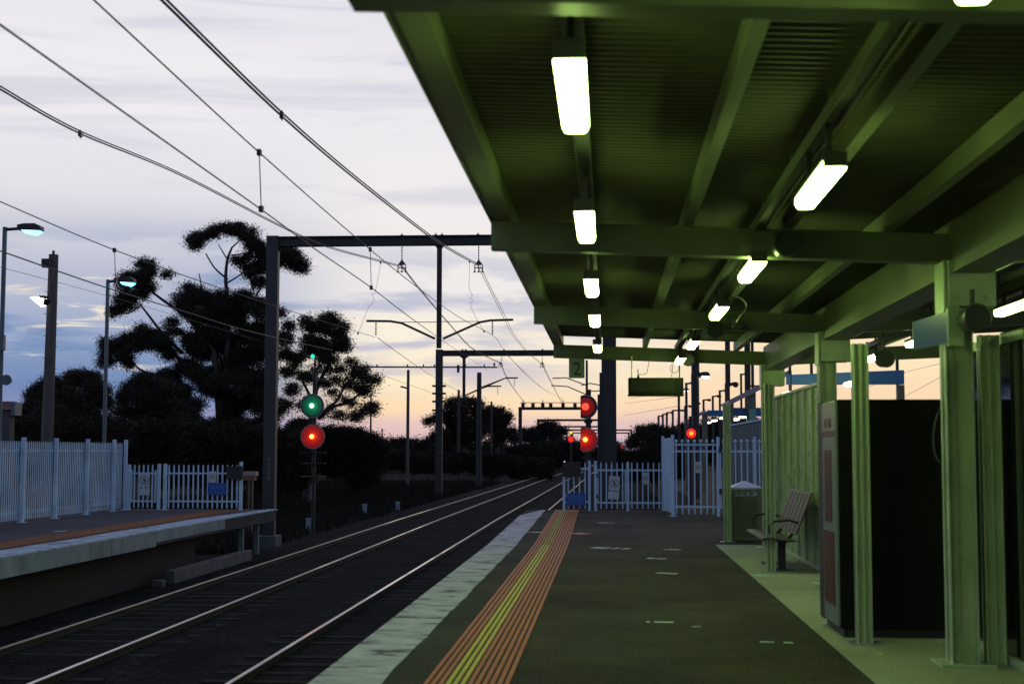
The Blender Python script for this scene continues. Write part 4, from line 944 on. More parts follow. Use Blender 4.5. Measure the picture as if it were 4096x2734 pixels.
far_signal(2402, 1778, 110, .17, [(0, M['sig_red'], 1), (14, M['sig_red'], 1)], 'small pair of red lights right of the cut discs')
far_signal(2488, 1788, 200, .24, [(0, M['sig_red'], 1), (14, M['far_white'], .6)], 'tiny far red and white signal right of the big dark mast')
far_signal(2765, 1732, 50, .17, [(0, M['sig_red'], 1.0)], 'glowing red signal above the tall fence')
q = ony(2765, 1732, 49.88); mb = MB(); mb.lathe(q, (0, -1, 0), [(0, .07), (.02, .04)], 14); tag(mb.build('signal_bulb', M['sig_red_core'], loc=q), 'bright yellow centre of the red signal above the tall fence', 'signal lamp')
for x, y, Y, r, m, lab in ((1949, 1829, 170, .18, M['far_white'], 'bright white far lamp among the middle trees'), (2258, 1848, 180, .1, M['far_white'], 'tiny white far lamp beside the far rails')):
    p = ony(x, y, Y); t = thing('far_lamp', lab, 'lamp', (p.x, Y, -1.3)); mb = MB(); mb.tube([(p.x, Y+.1, -1.3), (p.x, Y+.1, p.z)], .05, 6); mb.build('lamp_post', M['black'], t)
    mb = MB(); mb.lathe(p, (0, -1, 0), [(0, r), (.08, r*.9), (.14, r*.4)], 14); mb.build('lamp_lens', m, t)

# ------------------------------------------------------------------ lamps and poles
def street_lamp(px, pytop, Y, head_dx, lab, m, pole_m, s=1., base=0., r=.055, group='platform lamps', up=0):
    p = ony(px, pytop, Y); q = ony(px+head_dx, pytop, Y); sg = 1 if head_dx > 0 else -1; L_ = abs(q.x-p.x)
    t = thing('street_lamp', lab, 'lamp post', (p.x, Y, base), group)
    mb = MB(); mb.tube([(p.x, Y, base), (p.x, Y, p.z)], r, 10); mb.build('lamp_pole', pole_m, t)
    hl = min(.62*s, L_*.62)
    mb = MB(); mb.tube([(p.x, Y, p.z-.06), (p.x+sg*(L_-hl), Y, p.z-.04)], r*.7, 8); mb.build('lamp_arm', M['black'], t)
    x0, x1 = p.x+sg*(L_-hl), p.x+sg*L_
    mb = MB(); mb.prism([(x0, p.z-.08), (x0, p.z+.04), (x0+sg*.3*hl, p.z+.07), (x0+sg*.75*hl, p.z+.07), (x1, p.z-.0), (x1, p.z-.11)], Y-.13*s, Y+.13*s); h = mb.build('lamp_head', M['black'], t)
    mb = MB(); a, b = x0+sg*.18*hl, x1-sg*.03*hl; mb.prism([(a, p.z-.085), (a+(b-a)*.15, p.z-.15*1), (a+(b-a)*.7, p.z-.20), (b, p.z-.125), (b, p.z-.09)], Y-.11*s, Y+.11*s); mb.build('lamp_lens', m, h)
    return t, p
t, p = street_lamp(20, 908, 33.25, 148, 'teal platform lamp with a lit cyan head at the left edge, carrying a box', M['lamp_cyan'], M['teal_pole'])
q = ony(14, 1372, 33.2); mb = MB(); mb.box(q.x-.16, q.x+.08, 33.0, 33.15, q.z-.19, q.z+.19); mb.build('control_box', M['teal_pole'], t, bevel=.01)
q = ony(28, 1520, 33.1); mb = MB(); mb.lathe((q.x+.05, 33.15, q.z), (0, -1, 0), [(0, .06), (.2, .13), (.22, .13)], 16); mb.bar((q.x-.2, 33.2, q.z+.08), (q.x, 33.2, q.z+.08), .05, .05); mb.build('horn_speaker', M['teal_pole'], t)
t, p2 = street_lamp(432, 1118, 40.5, 108, 'teal platform lamp with a lit cyan head beside the big tree', M['lamp_cyan'], M['teal_pole'])
# wooden pole with floodlight
Yw = 50.; p = ony(212, 1002, Yw)
t = thing('utility_pole', 'thick wooden pole with a lit floodlight and a box near its top', 'pole', (p.x, Yw, -1.3))
mb = MB(); mb.tube([(p.x-.06, Yw, -1.3), (p.x+.03, Yw, ony(222, 1018, Yw).z)], .235, 14, r2=.17); mb.tube([(p.x+.02, Yw, ony(222, 1018, Yw).z), (p.x+.02, Yw, p.z)], .05, 8); mb.build('pole_shaft', M['wood_pole'], t)
a = ony(193, 1055, Yw); mb = MB(); mb.box(a.x-.12, a.x+.2, Yw-.35, Yw-.1, a.z-.16, a.z+.15); mb.build('junction_box', M['black'], t, bevel=.01)
a = ony(185, 1205, Yw); mb = MB(); mb.tube([(p.x, Yw-.1, a.z), (a.x, Yw-.25, a.z)], .09, 10); mb.box(a.x-.10, a.x+.1, Yw-.42, Yw-.1, a.z-.17, a.z+.17); fl = mb.build('floodlight_case', M['black'], t, bevel=.01)
a = ony(152, 1207, Yw-.3); mb = MB(); mb.hexa([(a.x-.22, Yw-.5, a.z+.14), (a.x+.20, Yw-.5, a.z-.20), (a.x+.24, Yw-.15, a.z-.14), (a.x-.18, Yw-.15, a.z+.18), (a.x-.10, Yw-.5, a.z+.17), (a.x+.26, Yw-.5, a.z+.1), (a.x+.30, Yw-.15, a.z+.13), (a.x-.06, Yw-.15, a.z+.2)]); mb.build('floodlight_lens', M['flood'], fl)
mb = MB()
for i in range(7): z = p.z-1.5-.8*i; mb.bar((p.x-.27, Yw-.05, z), (p.x-.14, Yw-.05, z), .02, .02); mb.bar((p.x+.14, Yw-.05, z-.4), (p.x+.27, Yw-.05, z-.4), .02, .02)
mb.build('climbing_pegs', M['dark_steel'], t)
# distant platform lamps on the right
FL = [(2780, 1494, 55, 58, 1, .16, 'lit lamp on the thickest dark mast, right of the display'), (2745, 1530, 90, 40, 1, .07, 'lit lamp left of the thick mast'), (2715, 1556, 112, 42, 1, .07, 'lit lamp just under the display corner'),
      (2634, 1662, 207, 18, 0, .06, 'leftmost tiny lamp of the far row'), (2651, 1655, 196, 22, 0, .06, 'second tiny lamp of the far row from the left'), (2667, 1648, 185, 24, 0, .06, 'third tiny lamp of the far row from the left'),
      (2691, 1639, 175, 48, 0, .06, 'fourth lamp of the far row, just left of the lit one'), (2740, 1622, 150, 26, 0, .06, 'small lamp right beside a lit lamp pole'), (2776, 1611, 150, 26, 0, .06, 'small lamp left against the thick mast'),
      (2814, 1597, 140, 30, 0, .06, 'first small lamp right of the thick mast'), (2851, 1582, 130, 34, 0, .06, 'second small lamp right of the thick mast'), (2879, 1560, 118, 36, 0, .06, 'third small lamp right of the thick mast'),
      (2909, 1400, 70, 44, 0, .13, 'tall thick lamp mast over the cream post by the bin'), (2964, 1493, 85, 36, 0, .06, 'lamp left of the paired posts by the sloping fascia')]
for px, py, Y, dx, lit, r, lab in FL:
    if px == 2780: p = ony(px, 1430, Y); 
    t, _ = street_lamp(px, py if px != 2909 else 1533, Y, dx, 'far platform lamp, ' + lab, M['lamp_blue'] if lit else M['black'], M['dark_steel'], s=1.3, base=-1.3, r=r*Y/75 if Y > 75 else r, group='far platform lamps')
    if px in (2780, 2909):
        q = ony(px, 1300, Y); mb = MB(); mb.tube([(q.x, Y, ony(px, py if px == 2780 else 1533, Y).z), (q.x, Y, q.z)], r, 10); mb.build('mast_extension', M['dark_steel'], t)
for px, Y, r, lab in ((2988, 60, .13, 'thick dark post left of the cream shelter column, meeting the canopy'), (3008, 75, .08, 'thin dark post right of the thick one near the shelter column')):
    q = ony(px, 1300, Y); t = thing('line_mast', lab, 'mast', (q.x, Y, -1.3)); mb = MB(); mb.tube([(q.x, Y, -1.3), (q.x, Y, q.z)], r, 10); mb.build('pole_shaft', M['dark_steel'], t)
    mb = MB(); a = ony(px+8, 1543, Y); mb.tube([(q.x, Y, a.z), (q.x+.55, Y, a.z)], .04, 6); mb.build('side_arm', M['dark_steel'], t)

# ------------------------------------------------------------------ buildings on the right
mb = MB(); mb.box(3.2, 60, 44, 170, -1.32, -.2); struct('far_platform', mb, M['asphalt'])
def far_canopy(Y, pts, th, beam, cols, lights, lab, depth, ext=.6):
    a, b = ony(*pts[0], Y), ony(*pts[1], Y); t = thing('station_canopy', lab, 'canopy', (a.x, Y, -.2))
    h = ony(pts[0][0], pts[0][1]+th, Y).z-a.z; e = b + (b-a)*ext
    mb = MB(); mb.hexa([a+Vector((0, 0, h)), e+Vector((0, 0, h)), e+Vector((0, .08, h)), a+Vector((0, .08, h)), a, e, e+Vector((0, .08, 0)), a+Vector((0, .08, 0))]); mb.build('fascia', M['fascia'], t)
    mb = MB(); mb.hexa([a+Vector((.02, .08, h*.6)), e+Vector((0, .08, h*.6)), e+Vector((0, depth, h*.6)), a+Vector((.02, depth, h*.6)), a+Vector((.02, .08, -.02)), e+Vector((0, .08, -.02)), e+Vector((0, depth, -.02)), a+Vector((.02, depth, -.02))]); mb.build('roof', M['canopy'], t)
    q0, q1 = ony(beam[0], beam[1], Y+.4), ony(beam[2], beam[3], Y+.4); mb = MB(); mb.box(q0.x, q1.x, Y+.3, Y+.5, q1.z, q0.z); mb.build('blue_beam', M['blue_beam'], t)
    for px0, px1, py in cols:
        c0, c1 = ony(px0, py, Y+.2), ony(px1, py, Y+.2); mb = MB(); mb.box(c0.x, c1.x, Y+.1, Y+.28, -.2, c0.z); mb.build('canopy_post', M['canopy'], t, bevel=.01)
    for x, y in lights:
        q = ony(x, y, Y+1.5); mb = MB(); mb.prism([(q.x-.11, q.z+.03), (q.x-.08, q.z-.04), (q.x+.08, q.z-.04), (q.x+.11, q.z+.03)], Y+1.0, Y+2.2); mb.build('lamp_tube', M['far_tube'], t)
    return t
far_canopy(46, [(2914, 1600), (3066, 1524)], 22, (2926, 1630, 3060, 1664), [(2985, 3022, 1560), (2916, 2934, 1612)], [(2942, 1676), (2975, 1665)], 'far station canopy with a sloping pale fascia, nearer one', 3.5)
far_canopy(68, [(2750, 1678), (2812, 1642)], 14, (2828, 1640, 2896, 1664), [(2739, 2753, 1676), (2768, 2786, 1662), (2808, 2830, 1645)], [(2859, 1681), (2834, 1689), (2890, 1671)], 'far station canopy with a sloping pale fascia, smaller one', 3.5, .15)
q = ony(3010, 1660, 45.9); mb = MB(); mb.box(q.x-.11, q.x+.11, 45.86, 45.9, q.z-.2, q.z+.2); tag(mb.build('platform_sign', mat('teal_sign', (.14, .32, .24), .4, var=.1), loc=q), 'small teal sign plate on the far canopy post', 'sign')
# corrugated sheet screen behind the bin
a, b = ony(2922, 1700, 40), ony(3100, 1668, 37); t = thing('sheet_fence', 'grey-green sheet fence rising behind the tall gate', 'fence', (a.x, 40, -.0))
mb = MB(); n = 26
for i in range(n):
    p, q = a.lerp(b, i/n), a.lerp(b, (i+1)/n); o_ = .03 if i % 2 else 0
    mb.hexa([(p.x, p.y-o_, .0), (q.x, q.y-o_, .0), (q.x, q.y+.02-o_, .0), (p.x, p.y+.02-o_, .0), (p.x, p.y-o_, p.z), (q.x, q.y-o_, q.z), (q.x, q.y+.02-o_, q.z), (p.x, p.y+.02-o_, p.z)])
mb.build('fence_sheet', mat('sheet_fence_paint', (.085, .13, .125), .5, var=.15), t)
mb = MB(); mb.bar((a.x, a.y-.05, a.z), (b.x, b.y-.05, b.z), .04, .05); mb.build('cap_rail', M['fence'], t)
struct_mb = MB(); struct_mb.box(2.0, 14, 36.2, 44.0, -1.32, -.01); struct('rear_pavement', struct_mb, M['asphalt'])
# blue frame beyond the machine
YF = 28.; a, b = ony(3147, 1492, YF), ony(3618, 1540, YF)
t = thing('blue_portal', 'blue painted beam on posts seen above the vending machine', 'frame', (a.x, YF, 0))
mb = MB(); mb.hexa([(a.x, YF, b.z+.02), (b.x, YF, b.z+.02), (b.x, YF+.15, b.z+.02), (a.x, YF+.15, b.z+.02), (a.x, YF, a.z-.03), (b.x, YF, a.z+.06), (b.x, YF+.15, a.z+.06), (a.x, YF+.15, a.z-.03)]); mb.build('blue_beam', M['blue_beam'], t, bevel=.008)
for px in (3165, 3252, 3598):
    c = ony(px, 1440, YF); mb = MB(); mb.box(c.x-.025, c.x+.025, YF+.2, YF+.26, 0, 3.6); mb.build('slim_post', M['dark_steel'], t)
c0, c1 = ony(3590, 1545, YF), ony(3619, 1545, YF); mb = MB(); mb.box(c0.x, c1.x, YF+.02, YF+.14, 0, b.z+.01); mb.build('frame_post', M['canopy'], t)
for x, y in ((3163, 1578), (3272, 1546), (3410, 1537)):
    q = ony(x, y, YF-.6); mb = MB(); mb.prism([(q.x-.11, q.z+.05), (q.x-.14, q.z), (q.x-.07, q.z-.03), (q.x+.07, q.z-.03), (q.x+.14, q.z), (q.x+.11, q.z+.05)], YF-1.1, YF-.3); mb.build('lamp_tube', M['far_tube'], t); mb = MB(); mb.box(q.x-.012, q.x+.012, YF-.7, YF-.67, q.z+.05, a.z+.0); mb.build('lamp_hanger', M['dark_steel'], t)

# roof corner of a small building beyond the left fence
a, b = onz(0, 1600, 4) , 0
Yk = 44.; a0, a1 = ony(-60, 1604, Yk), ony(60, 1660, Yk)
t = thing('kiosk', 'corner of a small building with a reddish roof edge behind the left fence', 'building', (a0.x, Yk, -1.3))
mb = MB(); mb.box(a0.x, a1.x-.14, Yk, Yk+.5, a1.z+.18, a0.z); mb.build('roof', M['tan'], t)
mb = MB(); mb.box(a1.x-.14, a1.x, Yk-.02, Yk+.52, a1.z, a0.z-.03); mb.build('barge_board', M['teal_pole'], t)
mb = MB(); mb.box(a0.x, a1.x-.2, Yk+.1, Yk+.45, -1.3, a1.z+.18); mb.build('wall', M['building'], t)

# pinkish board beyond the low left fence
a, b = ony(973, 1885, 48), ony(1022, 1921, 48); t = thing('trackside_cabinet', 'small pinkish trackside cabinet just right of the black board', 'cabinet', ((a.x+b.x)/2, 48, -1.3))
mb = MB(); mb.box(a.x, b.x, 48, 48.4, (a.z+b.z)/2, a.z); mb.build('cabinet_lid', mat('cabinet_pale', (.30, .22, .19), .6, var=.15), t, bevel=.01)
mb = MB(); mb.box(a.x, b.x-.06, 48.02, 48.4, b.z, (a.z+b.z)/2-.005); mb.build('cabinet_front', mat('cabinet_rust', (.16, .08, .035), .7, var=.4), t)
mb = MB(); mb.box(a.x+.1, a.x+.16, 48.1, 48.3, -1.3, b.z); mb.box(b.x-.2, b.x-.14, 48.1, 48.3, -1.3, b.z); mb.build('cabinet_legs', M['black'], t)

# ------------------------------------------------------------------ trees
def leaves(mb, c, rad, n, size, tw):
    g = random.gauss
    subs = []
    for _ in range(random.randint(5, 8)):
        a, q, e = random.uniform(0, 6.283), math.sqrt(random.random())*.82, random.uniform(-.75, .8)
        h = math.sqrt(max(.1, 1-e*e))
        f = random.uniform(.34, .62)
        subs.append((Vector((c.x+rad[0]*q*h*math.cos(a), c.y+rad[1]*q*h*math.sin(a), c.z+rad[2]*e*.85)), rad[0]*f, rad[1]*f, rad[2]*f*.8))
    for _ in range(max(4, n//16)):
        while True:
            u = Vector((random.uniform(-1, 1), random.uniform(-1, 1), random.uniform(-1, 1)))
            if u.length <= 1: break
        sc_, ra, rb, rc = random.choice(subs)
        k = Vector((sc_.x+u.x*ra, sc_.y+u.y*rb, sc_.z+u.z*rc)); w = tw*random.uniform(.5, 1.2)
        for _ in range(16):
            p = k + Vector((g(0, w), g(0, w), g(0, w*.75)))
            a = random.uniform(0, 6.283); d = Vector((math.cos(a)*.6, math.sin(a)*.6, random.uniform(-1, .4))).normalized()
            sd = d.cross(Vector((g(0, 1), g(0, 1), g(0, 1)))).normalized()
            s = size*random.uniform(.6, 1.3)
            mb.face([p-d*s, p+sd*s*.34, p+d*s, p-sd*s*.34])
def tree(lab, Y, blobs, limbs, name='gum_tree', cat='tree', dens=1., leaf=.16, m=None, trunk=None, group='trees', conv=None, ksz=1.0):
    xs = [b[0] for b in blobs]; base = ony(trunk[0] if trunk else sum(xs)/len(xs), 1850, Y); t = thing(name, lab, cat, (base.x, Y, -1.32), group)
    mb = MB()
    for (x, y, rx, ry) in blobs:
        off = random.uniform(-.25, .25)*rx*Y/F*2; c = ony(x, y, Y); c.y += off
        k = Y/F; rad = (rx*k, (rx+ry)/2*k, ry*k); n = int(dens*(rx*ry)*(2.2 if leaf < .2 else 1.1)); leaves(mb, c, rad, max(n, 60), leaf*(.44 if leaf < .2 else .58), leaf*1.45)
    mb.build('crown', m or M['leaf'], t)
    mb = MB()
    for pts, r0, r1 in limbs:
        P = []
        for i, (x, y) in enumerate(pts):
            q = ony(x, y, Y); q.y += random.uniform(-.3, .3); P.append(q)
        mb.tube(sag(P, 5) if len(P) > 2 else P, r0, 8, r2=r1)
    if trunk:
        q = ony(trunk[0], trunk[1], Y); mb.tube([(q.x, Y, -1.32), q], trunk[2], 10, r2=trunk[2]*.7)
    if mb.v: mb.build('trunk', M['bark'], t)
    return t
def z1(l): return [(x/1.0455, y/1.0455+800, rx/1.0455, ry/1.0455) for x, y, rx, ry in l]
def z1p(l): return [(x/1.0455, y/1.0455+800) for x, y in l]
def z7(l): return [(1000+x/1.96, 900+y/1.96, rx/1.96, ry/1.96) for x, y, rx, ry in l]
def z7p(l): return [(1000+x/1.96, 900+y/1.96) for x, y in l]
tree('tall gum tree with a flat-topped crown above the gantry mast', 90,
     z1([(825, 190, 46, 42), (850, 160, 32, 22), (905, 130, 42, 30), (960, 125, 60, 34), (1020, 135, 48, 32), (1060, 180, 44, 40), (1090, 215, 46, 40), (1020, 245, 44, 28), (1035, 300, 40, 26), (1085, 285, 50, 40), (1130, 260, 55, 45), (1180, 215, 60, 40), (1200, 240, 55, 45), (1245, 265, 40, 45), (1080, 345, 40, 28),
         (600, 290, 48, 45), (555, 345, 66, 52), (620, 330, 40, 50), (505, 420, 50, 50), (540, 420, 40, 40), (480, 470, 26, 24), (620, 375, 28, 22), (590, 400, 26, 18), (702, 310, 24, 17),
         (790, 385, 56, 40), (800, 430, 62, 60), (870, 430, 100, 60), (950, 440, 80, 60), (1020, 440, 70, 55), (1080, 480, 60, 70), (880, 520, 120, 80), (1000, 540, 110, 80), (1060, 600, 80, 90), (830, 560, 60, 50), (900, 640, 130, 90), (1010, 690, 120, 90), (800, 640, 70, 60),
         (715, 515, 34, 20), (740, 545, 36, 18), (580, 545, 56, 32), (520, 590, 70, 34), (460, 620, 46, 46), (440, 670, 34, 42), (510, 650, 48, 40), (570, 620, 50, 26), (640, 600, 60, 30), (690, 590, 56, 32), (700, 640, 50, 30), (640, 560, 36, 24), (545, 690, 26, 16),
         (720, 830, 80, 60), (820, 890, 100, 70), (940, 900, 90, 70), (880, 970, 130, 60), (1040, 960, 90, 60), (700, 950, 90, 50), (760, 720, 80, 60), (850, 760, 110, 70), (700, 740, 60, 40), (960, 790, 110, 60), (1060, 760, 90, 90), (1090, 880, 70, 90), (760, 800, 60, 40), (1020, 860, 60, 40)]),
     [(z1p([(950, 520), (948, 400), (948, 330), (950, 250), (965, 200)]), .16, .07), (z1p([(948, 330), (900, 285), (865, 225)]), .07, .04), (z1p([(950, 250), (930, 215), (910, 185)]), .05, .03), (z1p([(965, 200), (990, 175), (1010, 160)]), .06, .03), (z1p([(950, 350), (1000, 310), (1030, 280)]), .06, .03), (z1p([(965, 230), (1000, 225), (1040, 215)]), .045, .03), (z1p([(1070, 400), (1100, 360), (1140, 300)]), .07, .04), (z1p([(1065, 395), (1050, 350), (1035, 320)]), .05, .03),
      (z1p([(900, 640), (800, 500), (720, 445), (650, 395), (600, 350)]), .14, .06), (z1p([(760, 640), (680, 560), (620, 480), (590, 435)]), .12, .05), (z1p([(590, 435), (550, 470), (500, 480)]), .05, .03), (z1p([(760, 760), (650, 730), (590, 710), (540, 665)]), .11, .05), (z1p([(800, 700), (690, 620), (600, 580)]), .10, .05), (z1p([(850, 420), (836, 340), (835, 308)]), .06, .03),
      (z1p([(930, 1050), (920, 850), (900, 640)]), .4, .18), (z1p([(925, 900), (950, 720), (950, 520)]), .3, .16)],
     trunk=(890, 1800, .45), dens=1.25)
tree('gum tree behind the green signal, peach sky showing through its branches', 82,
     z7([(640, 740, 80, 50), (720, 790, 42, 55), (570, 745, 45, 35), (430, 740, 45, 35), (480, 800, 80, 50), (600, 820, 90, 50), (690, 860, 70, 45), (740, 950, 38, 60), (660, 960, 80, 70), (560, 960, 90, 70), (620, 1050, 100, 45), (480, 900, 70, 60), (460, 1000, 60, 50), (800, 1080, 56, 26), (860, 1130, 56, 40), (820, 1180, 70, 30), (930, 1210, 50, 36), (985, 1220, 34, 40), (905, 1300, 44, 50), (860, 1290, 60, 40), (700, 1130, 60, 24), (600, 1140, 50, 24), (520, 1130, 44, 22), (760, 1240, 60, 40), (680, 1210, 40, 30), (580, 1240, 44, 36), (490, 1200, 50, 30), (420, 1180, 60, 44), (300, 1150, 60, 50), (360, 1060, 70, 50), (270, 1010, 60, 70), (260, 900, 60, 80), (290, 780, 40, 50), (250, 700, 35, 40), (350, 1300, 60, 50), (440, 1400, 50, 50), (260, 1420, 60, 60), (650, 1320, 40, 24), (720, 1370, 50, 24), (800, 1400, 40, 20), (960, 1430, 40, 50), (640, 1430, 36, 20), (900, 1440, 46, 30), (560, 1480, 60, 24), (700, 1490, 80, 20), (840, 1500, 80, 30)]),
     [(z7p([(480, 1560), (500, 1400), (520, 1280), (560, 1180), (620, 1080)]), .22, .07), (z7p([(500, 1400), (440, 1290), (400, 1190)]), .12, .05), (z7p([(540, 1520), (640, 1430), (760, 1390), (880, 1310)]), .13, .05), (z7p([(560, 1480), (680, 1370), (760, 1230)]), .10, .04), (z7p([(520, 1280), (600, 1230), (680, 1190)]), .08, .04)],
     trunk=(1240, 1760, .4), dens=1.1)
tree('round bushy tree left of the wooden pole, low behind the tall fence', 75, z1([(160, 810, 46, 40), (210, 770, 50, 30), (190, 840, 80, 60), (110, 900, 80, 50), (60, 930, 70, 60), (250, 850, 80, 70), (200, 930, 120, 90), (60, 990, 90, 50)]), [], name='bushy_tree', trunk=(180, 1800, .3), dens=1.5, leaf=.15)
tree('bushy tree between the wooden pole and the second lamp', 78, z1([(290, 760, 40, 34), (330, 745, 50, 34), (390, 760, 50, 36), (430, 790, 34, 40), (300, 820, 60, 50), (370, 830, 80, 50), (420, 880, 60, 70), (320, 910, 100, 80), (440, 950, 60, 60)]), [], name='bushy_tree', trunk=(340, 1800, .3), dens=1.5, leaf=.15)
tree('dark rounded tree right of the second lamp, under the big gum tree', 84, z1([(560, 780, 56, 44), (610, 760, 60, 40), (520, 830, 50, 46), (600, 840, 90, 70), (680, 800, 60, 50), (540, 910, 90, 70), (650, 910, 100, 80), (750, 880, 70, 60), (760, 950, 80, 80)]), [], name='bushy_tree', trunk=(580, 1800, .3), dens=1.5, leaf=.15)
def hedge(lab, Y, x0, x1, y0, y1, step, ry, dens=1.3, leaf=.16, m=None, wob=14):
    bl = []
    x = x0
    while x <= x1:
        u = (x-x0)/(x1-x0); yt = y0+(y1-y0)*u + random.uniform(-wob, wob)*.5
        for k in range(3): bl.append((x+random.uniform(-12, 12), yt + ry*(.75+k*.9), step*random.uniform(.9, 1.25), ry*random.uniform(.8, 1.15)))
        x += step
    return tree(lab, Y, bl, [], name='hedge', cat='hedge', dens=dens, leaf=leaf, m=m or M['hedge'], group='dark hedges beyond the tracks')
hedge('dark hedge behind the tall fence of the opposite platform', 68, -120, 560, 1690, 1700, 46, 62)
hedge('dark hedge behind the low left gate and signal', 66, 560, 1240, 1700, 1730, 46, 66)
hedge('dark hedge right of the signal under the trees', 88, 1180, 1520, 1690, 1740, 40, 60)
hedge('low far tree line under the lone slim mast', 200, 1480, 1800, 1745, 1765, 30, 36, leaf=.3, m=M['leaf_far'], wob=24)
hedge('rough dark bank of scrub left of the far rails', 140, 1500, 2190, 1796, 1838, 34, 22, leaf=.2, wob=22)
hedge('far dark scrub closing the gaps beneath the middle trees', 205, 1690, 2330, 1752, 1776, 34, 30, leaf=.3, m=M['leaf_far'], wob=26)
def z4(l): return [(1700+x/2.24, 1400+y/2.24, rx/2.24, ry/2.24) for x, y, rx, ry in l]
tree('dark spreading tree behind the second gantry mast, drooping to the left', 180, z4([(60, 640, 55, 30), (110, 600, 60, 30), (160, 580, 50, 34), (240, 480, 60, 44), (220, 540, 60, 60), (290, 450, 60, 26), (350, 460, 60, 30), (400, 455, 60, 26), (450, 460, 50, 26), (330, 540, 100, 70), (470, 530, 70, 70), (530, 580, 60, 60), (230, 660, 100, 70), (400, 660, 120, 80), (150, 740, 80, 70), (300, 760, 140, 70), (470, 760, 120, 70)]), [(z4p, .3, .1) for z4p in ()], trunk=(1860, 1790, .5), dens=2.6, leaf=.27, m=M['leaf_far'])
tree('lower dark tree right of the thick mast, in the middle distance', 190, z4([(600, 540, 56, 30), (650, 545, 50, 32), (720, 590, 46, 44), (620, 610, 70, 60), (700, 660, 70, 60), (560, 680, 80, 60), (650, 750, 120, 60), (760, 740, 60, 50)]), [], trunk=(1990, 1790, .4), dens=2.6, leaf=.28, m=M['leaf_far'])
tree('dark rounded far tree beside the far gantries', 250, z4([(1060, 690, 60, 26), (1110, 665, 56, 26), (1160, 680, 56, 30), (1210, 720, 60, 36), (1100, 730, 90, 40), (1000, 740, 90, 40), (900, 730, 80, 34), (1180, 790, 100, 50), (1020, 810, 120, 50), (860, 800, 100, 50)]), [], trunk=(2190, 1790, .4), dens=3.2, leaf=.34, m=M['leaf_far'])
def z8(l): return [(2500+x/3.915, 1350+y/3.915, rx/3.915, ry/3.915) for x, y, rx, ry in l]
tree('dark rounded tree below the far lamps, right of the big mast', 120, z8([(260, 1460, 70, 56), (240, 1420, 40, 24), (420, 1420, 70, 44), (440, 1390, 40, 26), (340, 1470, 90, 60), (520, 1450, 80, 50), (620, 1450, 80, 50), (700, 1490, 90, 56), (200, 1540, 90, 60), (380, 1560, 130, 80), (560, 1560, 130, 80), (760, 1560, 110, 70), (860, 1540, 80, 50), (180, 1650, 120, 80), (420, 1680, 160, 90), (680, 1680, 160, 90)]), [], trunk=(2620, 1800, .35), dens=3.0, leaf=.18)
hedge('dark far scrub behind the right gate', 95, 2440, 2760, 1800, 1800, 30, 34, leaf=.16)
hedge('dark far scrub straight down the line', 330, 2230, 2480, 1770, 1770, 26, 26, leaf=.4, m=M['leaf_far'])
hedge('dark tree mass behind the far station canopies', 150, 2720, 3150, 1700, 1660, 44, 50, leaf=.25, m=M['leaf_far'])
hedge('dark tree mass far behind the blue beam', 220, 3150, 3350, 1640, 1640, 50, 60, leaf=.35, m=M['leaf_far'])

# dry grass on the verge, uncountable
mb = MB()
for _ in range(26000):
    Y = 40 + 90*random.random()**1.5; X = random.uniform(-26, -10.3) + curve(Y)
    h = random.uniform(.08, .32)*(1+Y/150); a = random.uniform(0, 6.28); w = .012+.0004*Y; lx, ly = random.gauss(0, .08), random.gauss(0, .08)
    mb.face([(X-w*math.cos(a), Y-w*math.sin(a), -1.32), (X+w*math.cos(a), Y+w*math.sin(a), -1.32), (X+lx, Y+ly, -1.32+h)])
g = mb.build('grass', M['grassy']); g['kind'] = 'stuff'; g['label'] = 'dry dark grass on the verge beyond the tracks'; g['category'] = 'grass'

# ------------------------------------------------------------------ sky (dusk, sun just below the horizon ahead)
W = bpy.data.worlds.new('World'); SC.world = W; W.use_nodes = True
N, L = W.node_tree.nodes, W.node_tree.links
bg = N['Background']; tc = N.new('ShaderNodeTexCoord'); sx = N.new('ShaderNodeSeparateXYZ'); L.new(tc.outputs['Generated'], sx.inputs[0])
def math_(op, a, b=None, clamp=False):
    n = N.new('ShaderNodeMath'); n.operation = op; n.use_clamp = clamp
    for i, v in enumerate((a, b)):
        if v is None: continue
        if isinstance(v, (int, float)): n.inputs[i].default_value = v
        else: L.new(v, n.inputs[i])
    return n.outputs[0]
el = math_('MULTIPLY', math_('ARCSINE', sx.outputs['Z']), 57.2958)
az = math_('MULTIPLY', math_('ARCTAN2', sx.outputs['X'], sx.outputs['Y']), 57.2958)
def ramp(fac, stops, interp='EASE'):
    r = N.new('ShaderNodeValToRGB'); r.color_ramp.interpolation = interp; e = r.color_ramp.elements
    e[0].position, e[0].color = stops[0][0], (*lin(stops[0][1]), 1); e[1].position, e[1].color = stops[-1][0], (*lin(stops[-1][1]), 1)
    for p, c in stops[1:-1]:
        k = e.new(p); k.color = (*lin(c), 1)
    L.new(fac, r.inputs['Fac']); return r.outputs['Color']
def mrange(v, a, b, c=0., d=1., smooth=True):
    n = N.new('ShaderNodeMapRange'); n.interpolation_type = 'SMOOTHSTEP' if smooth else 'LINEAR'
    n.inputs['From Min'].default_value = a; n.inputs['From Max'].default_value = b; n.inputs['To Min'].default_value = c; n.inputs['To Max'].default_value = d
    L.new(v, n.inputs['Value']); return n.outputs[0]
def mixc(f, a, b):
    n = N.new('ShaderNodeMix'); n.data_type = 'RGBA'
    if isinstance(f, (int, float)): n.inputs['Factor'].default_value = f
    else: L.new(f, n.inputs['Factor'])
    for k, v in (('A', a), ('B', b)):
        if isinstance(v, tuple): n.inputs[k].default_value = (*lin(v), 1)
        else: L.new(v, n.inputs[k])
    return n.outputs['Result']
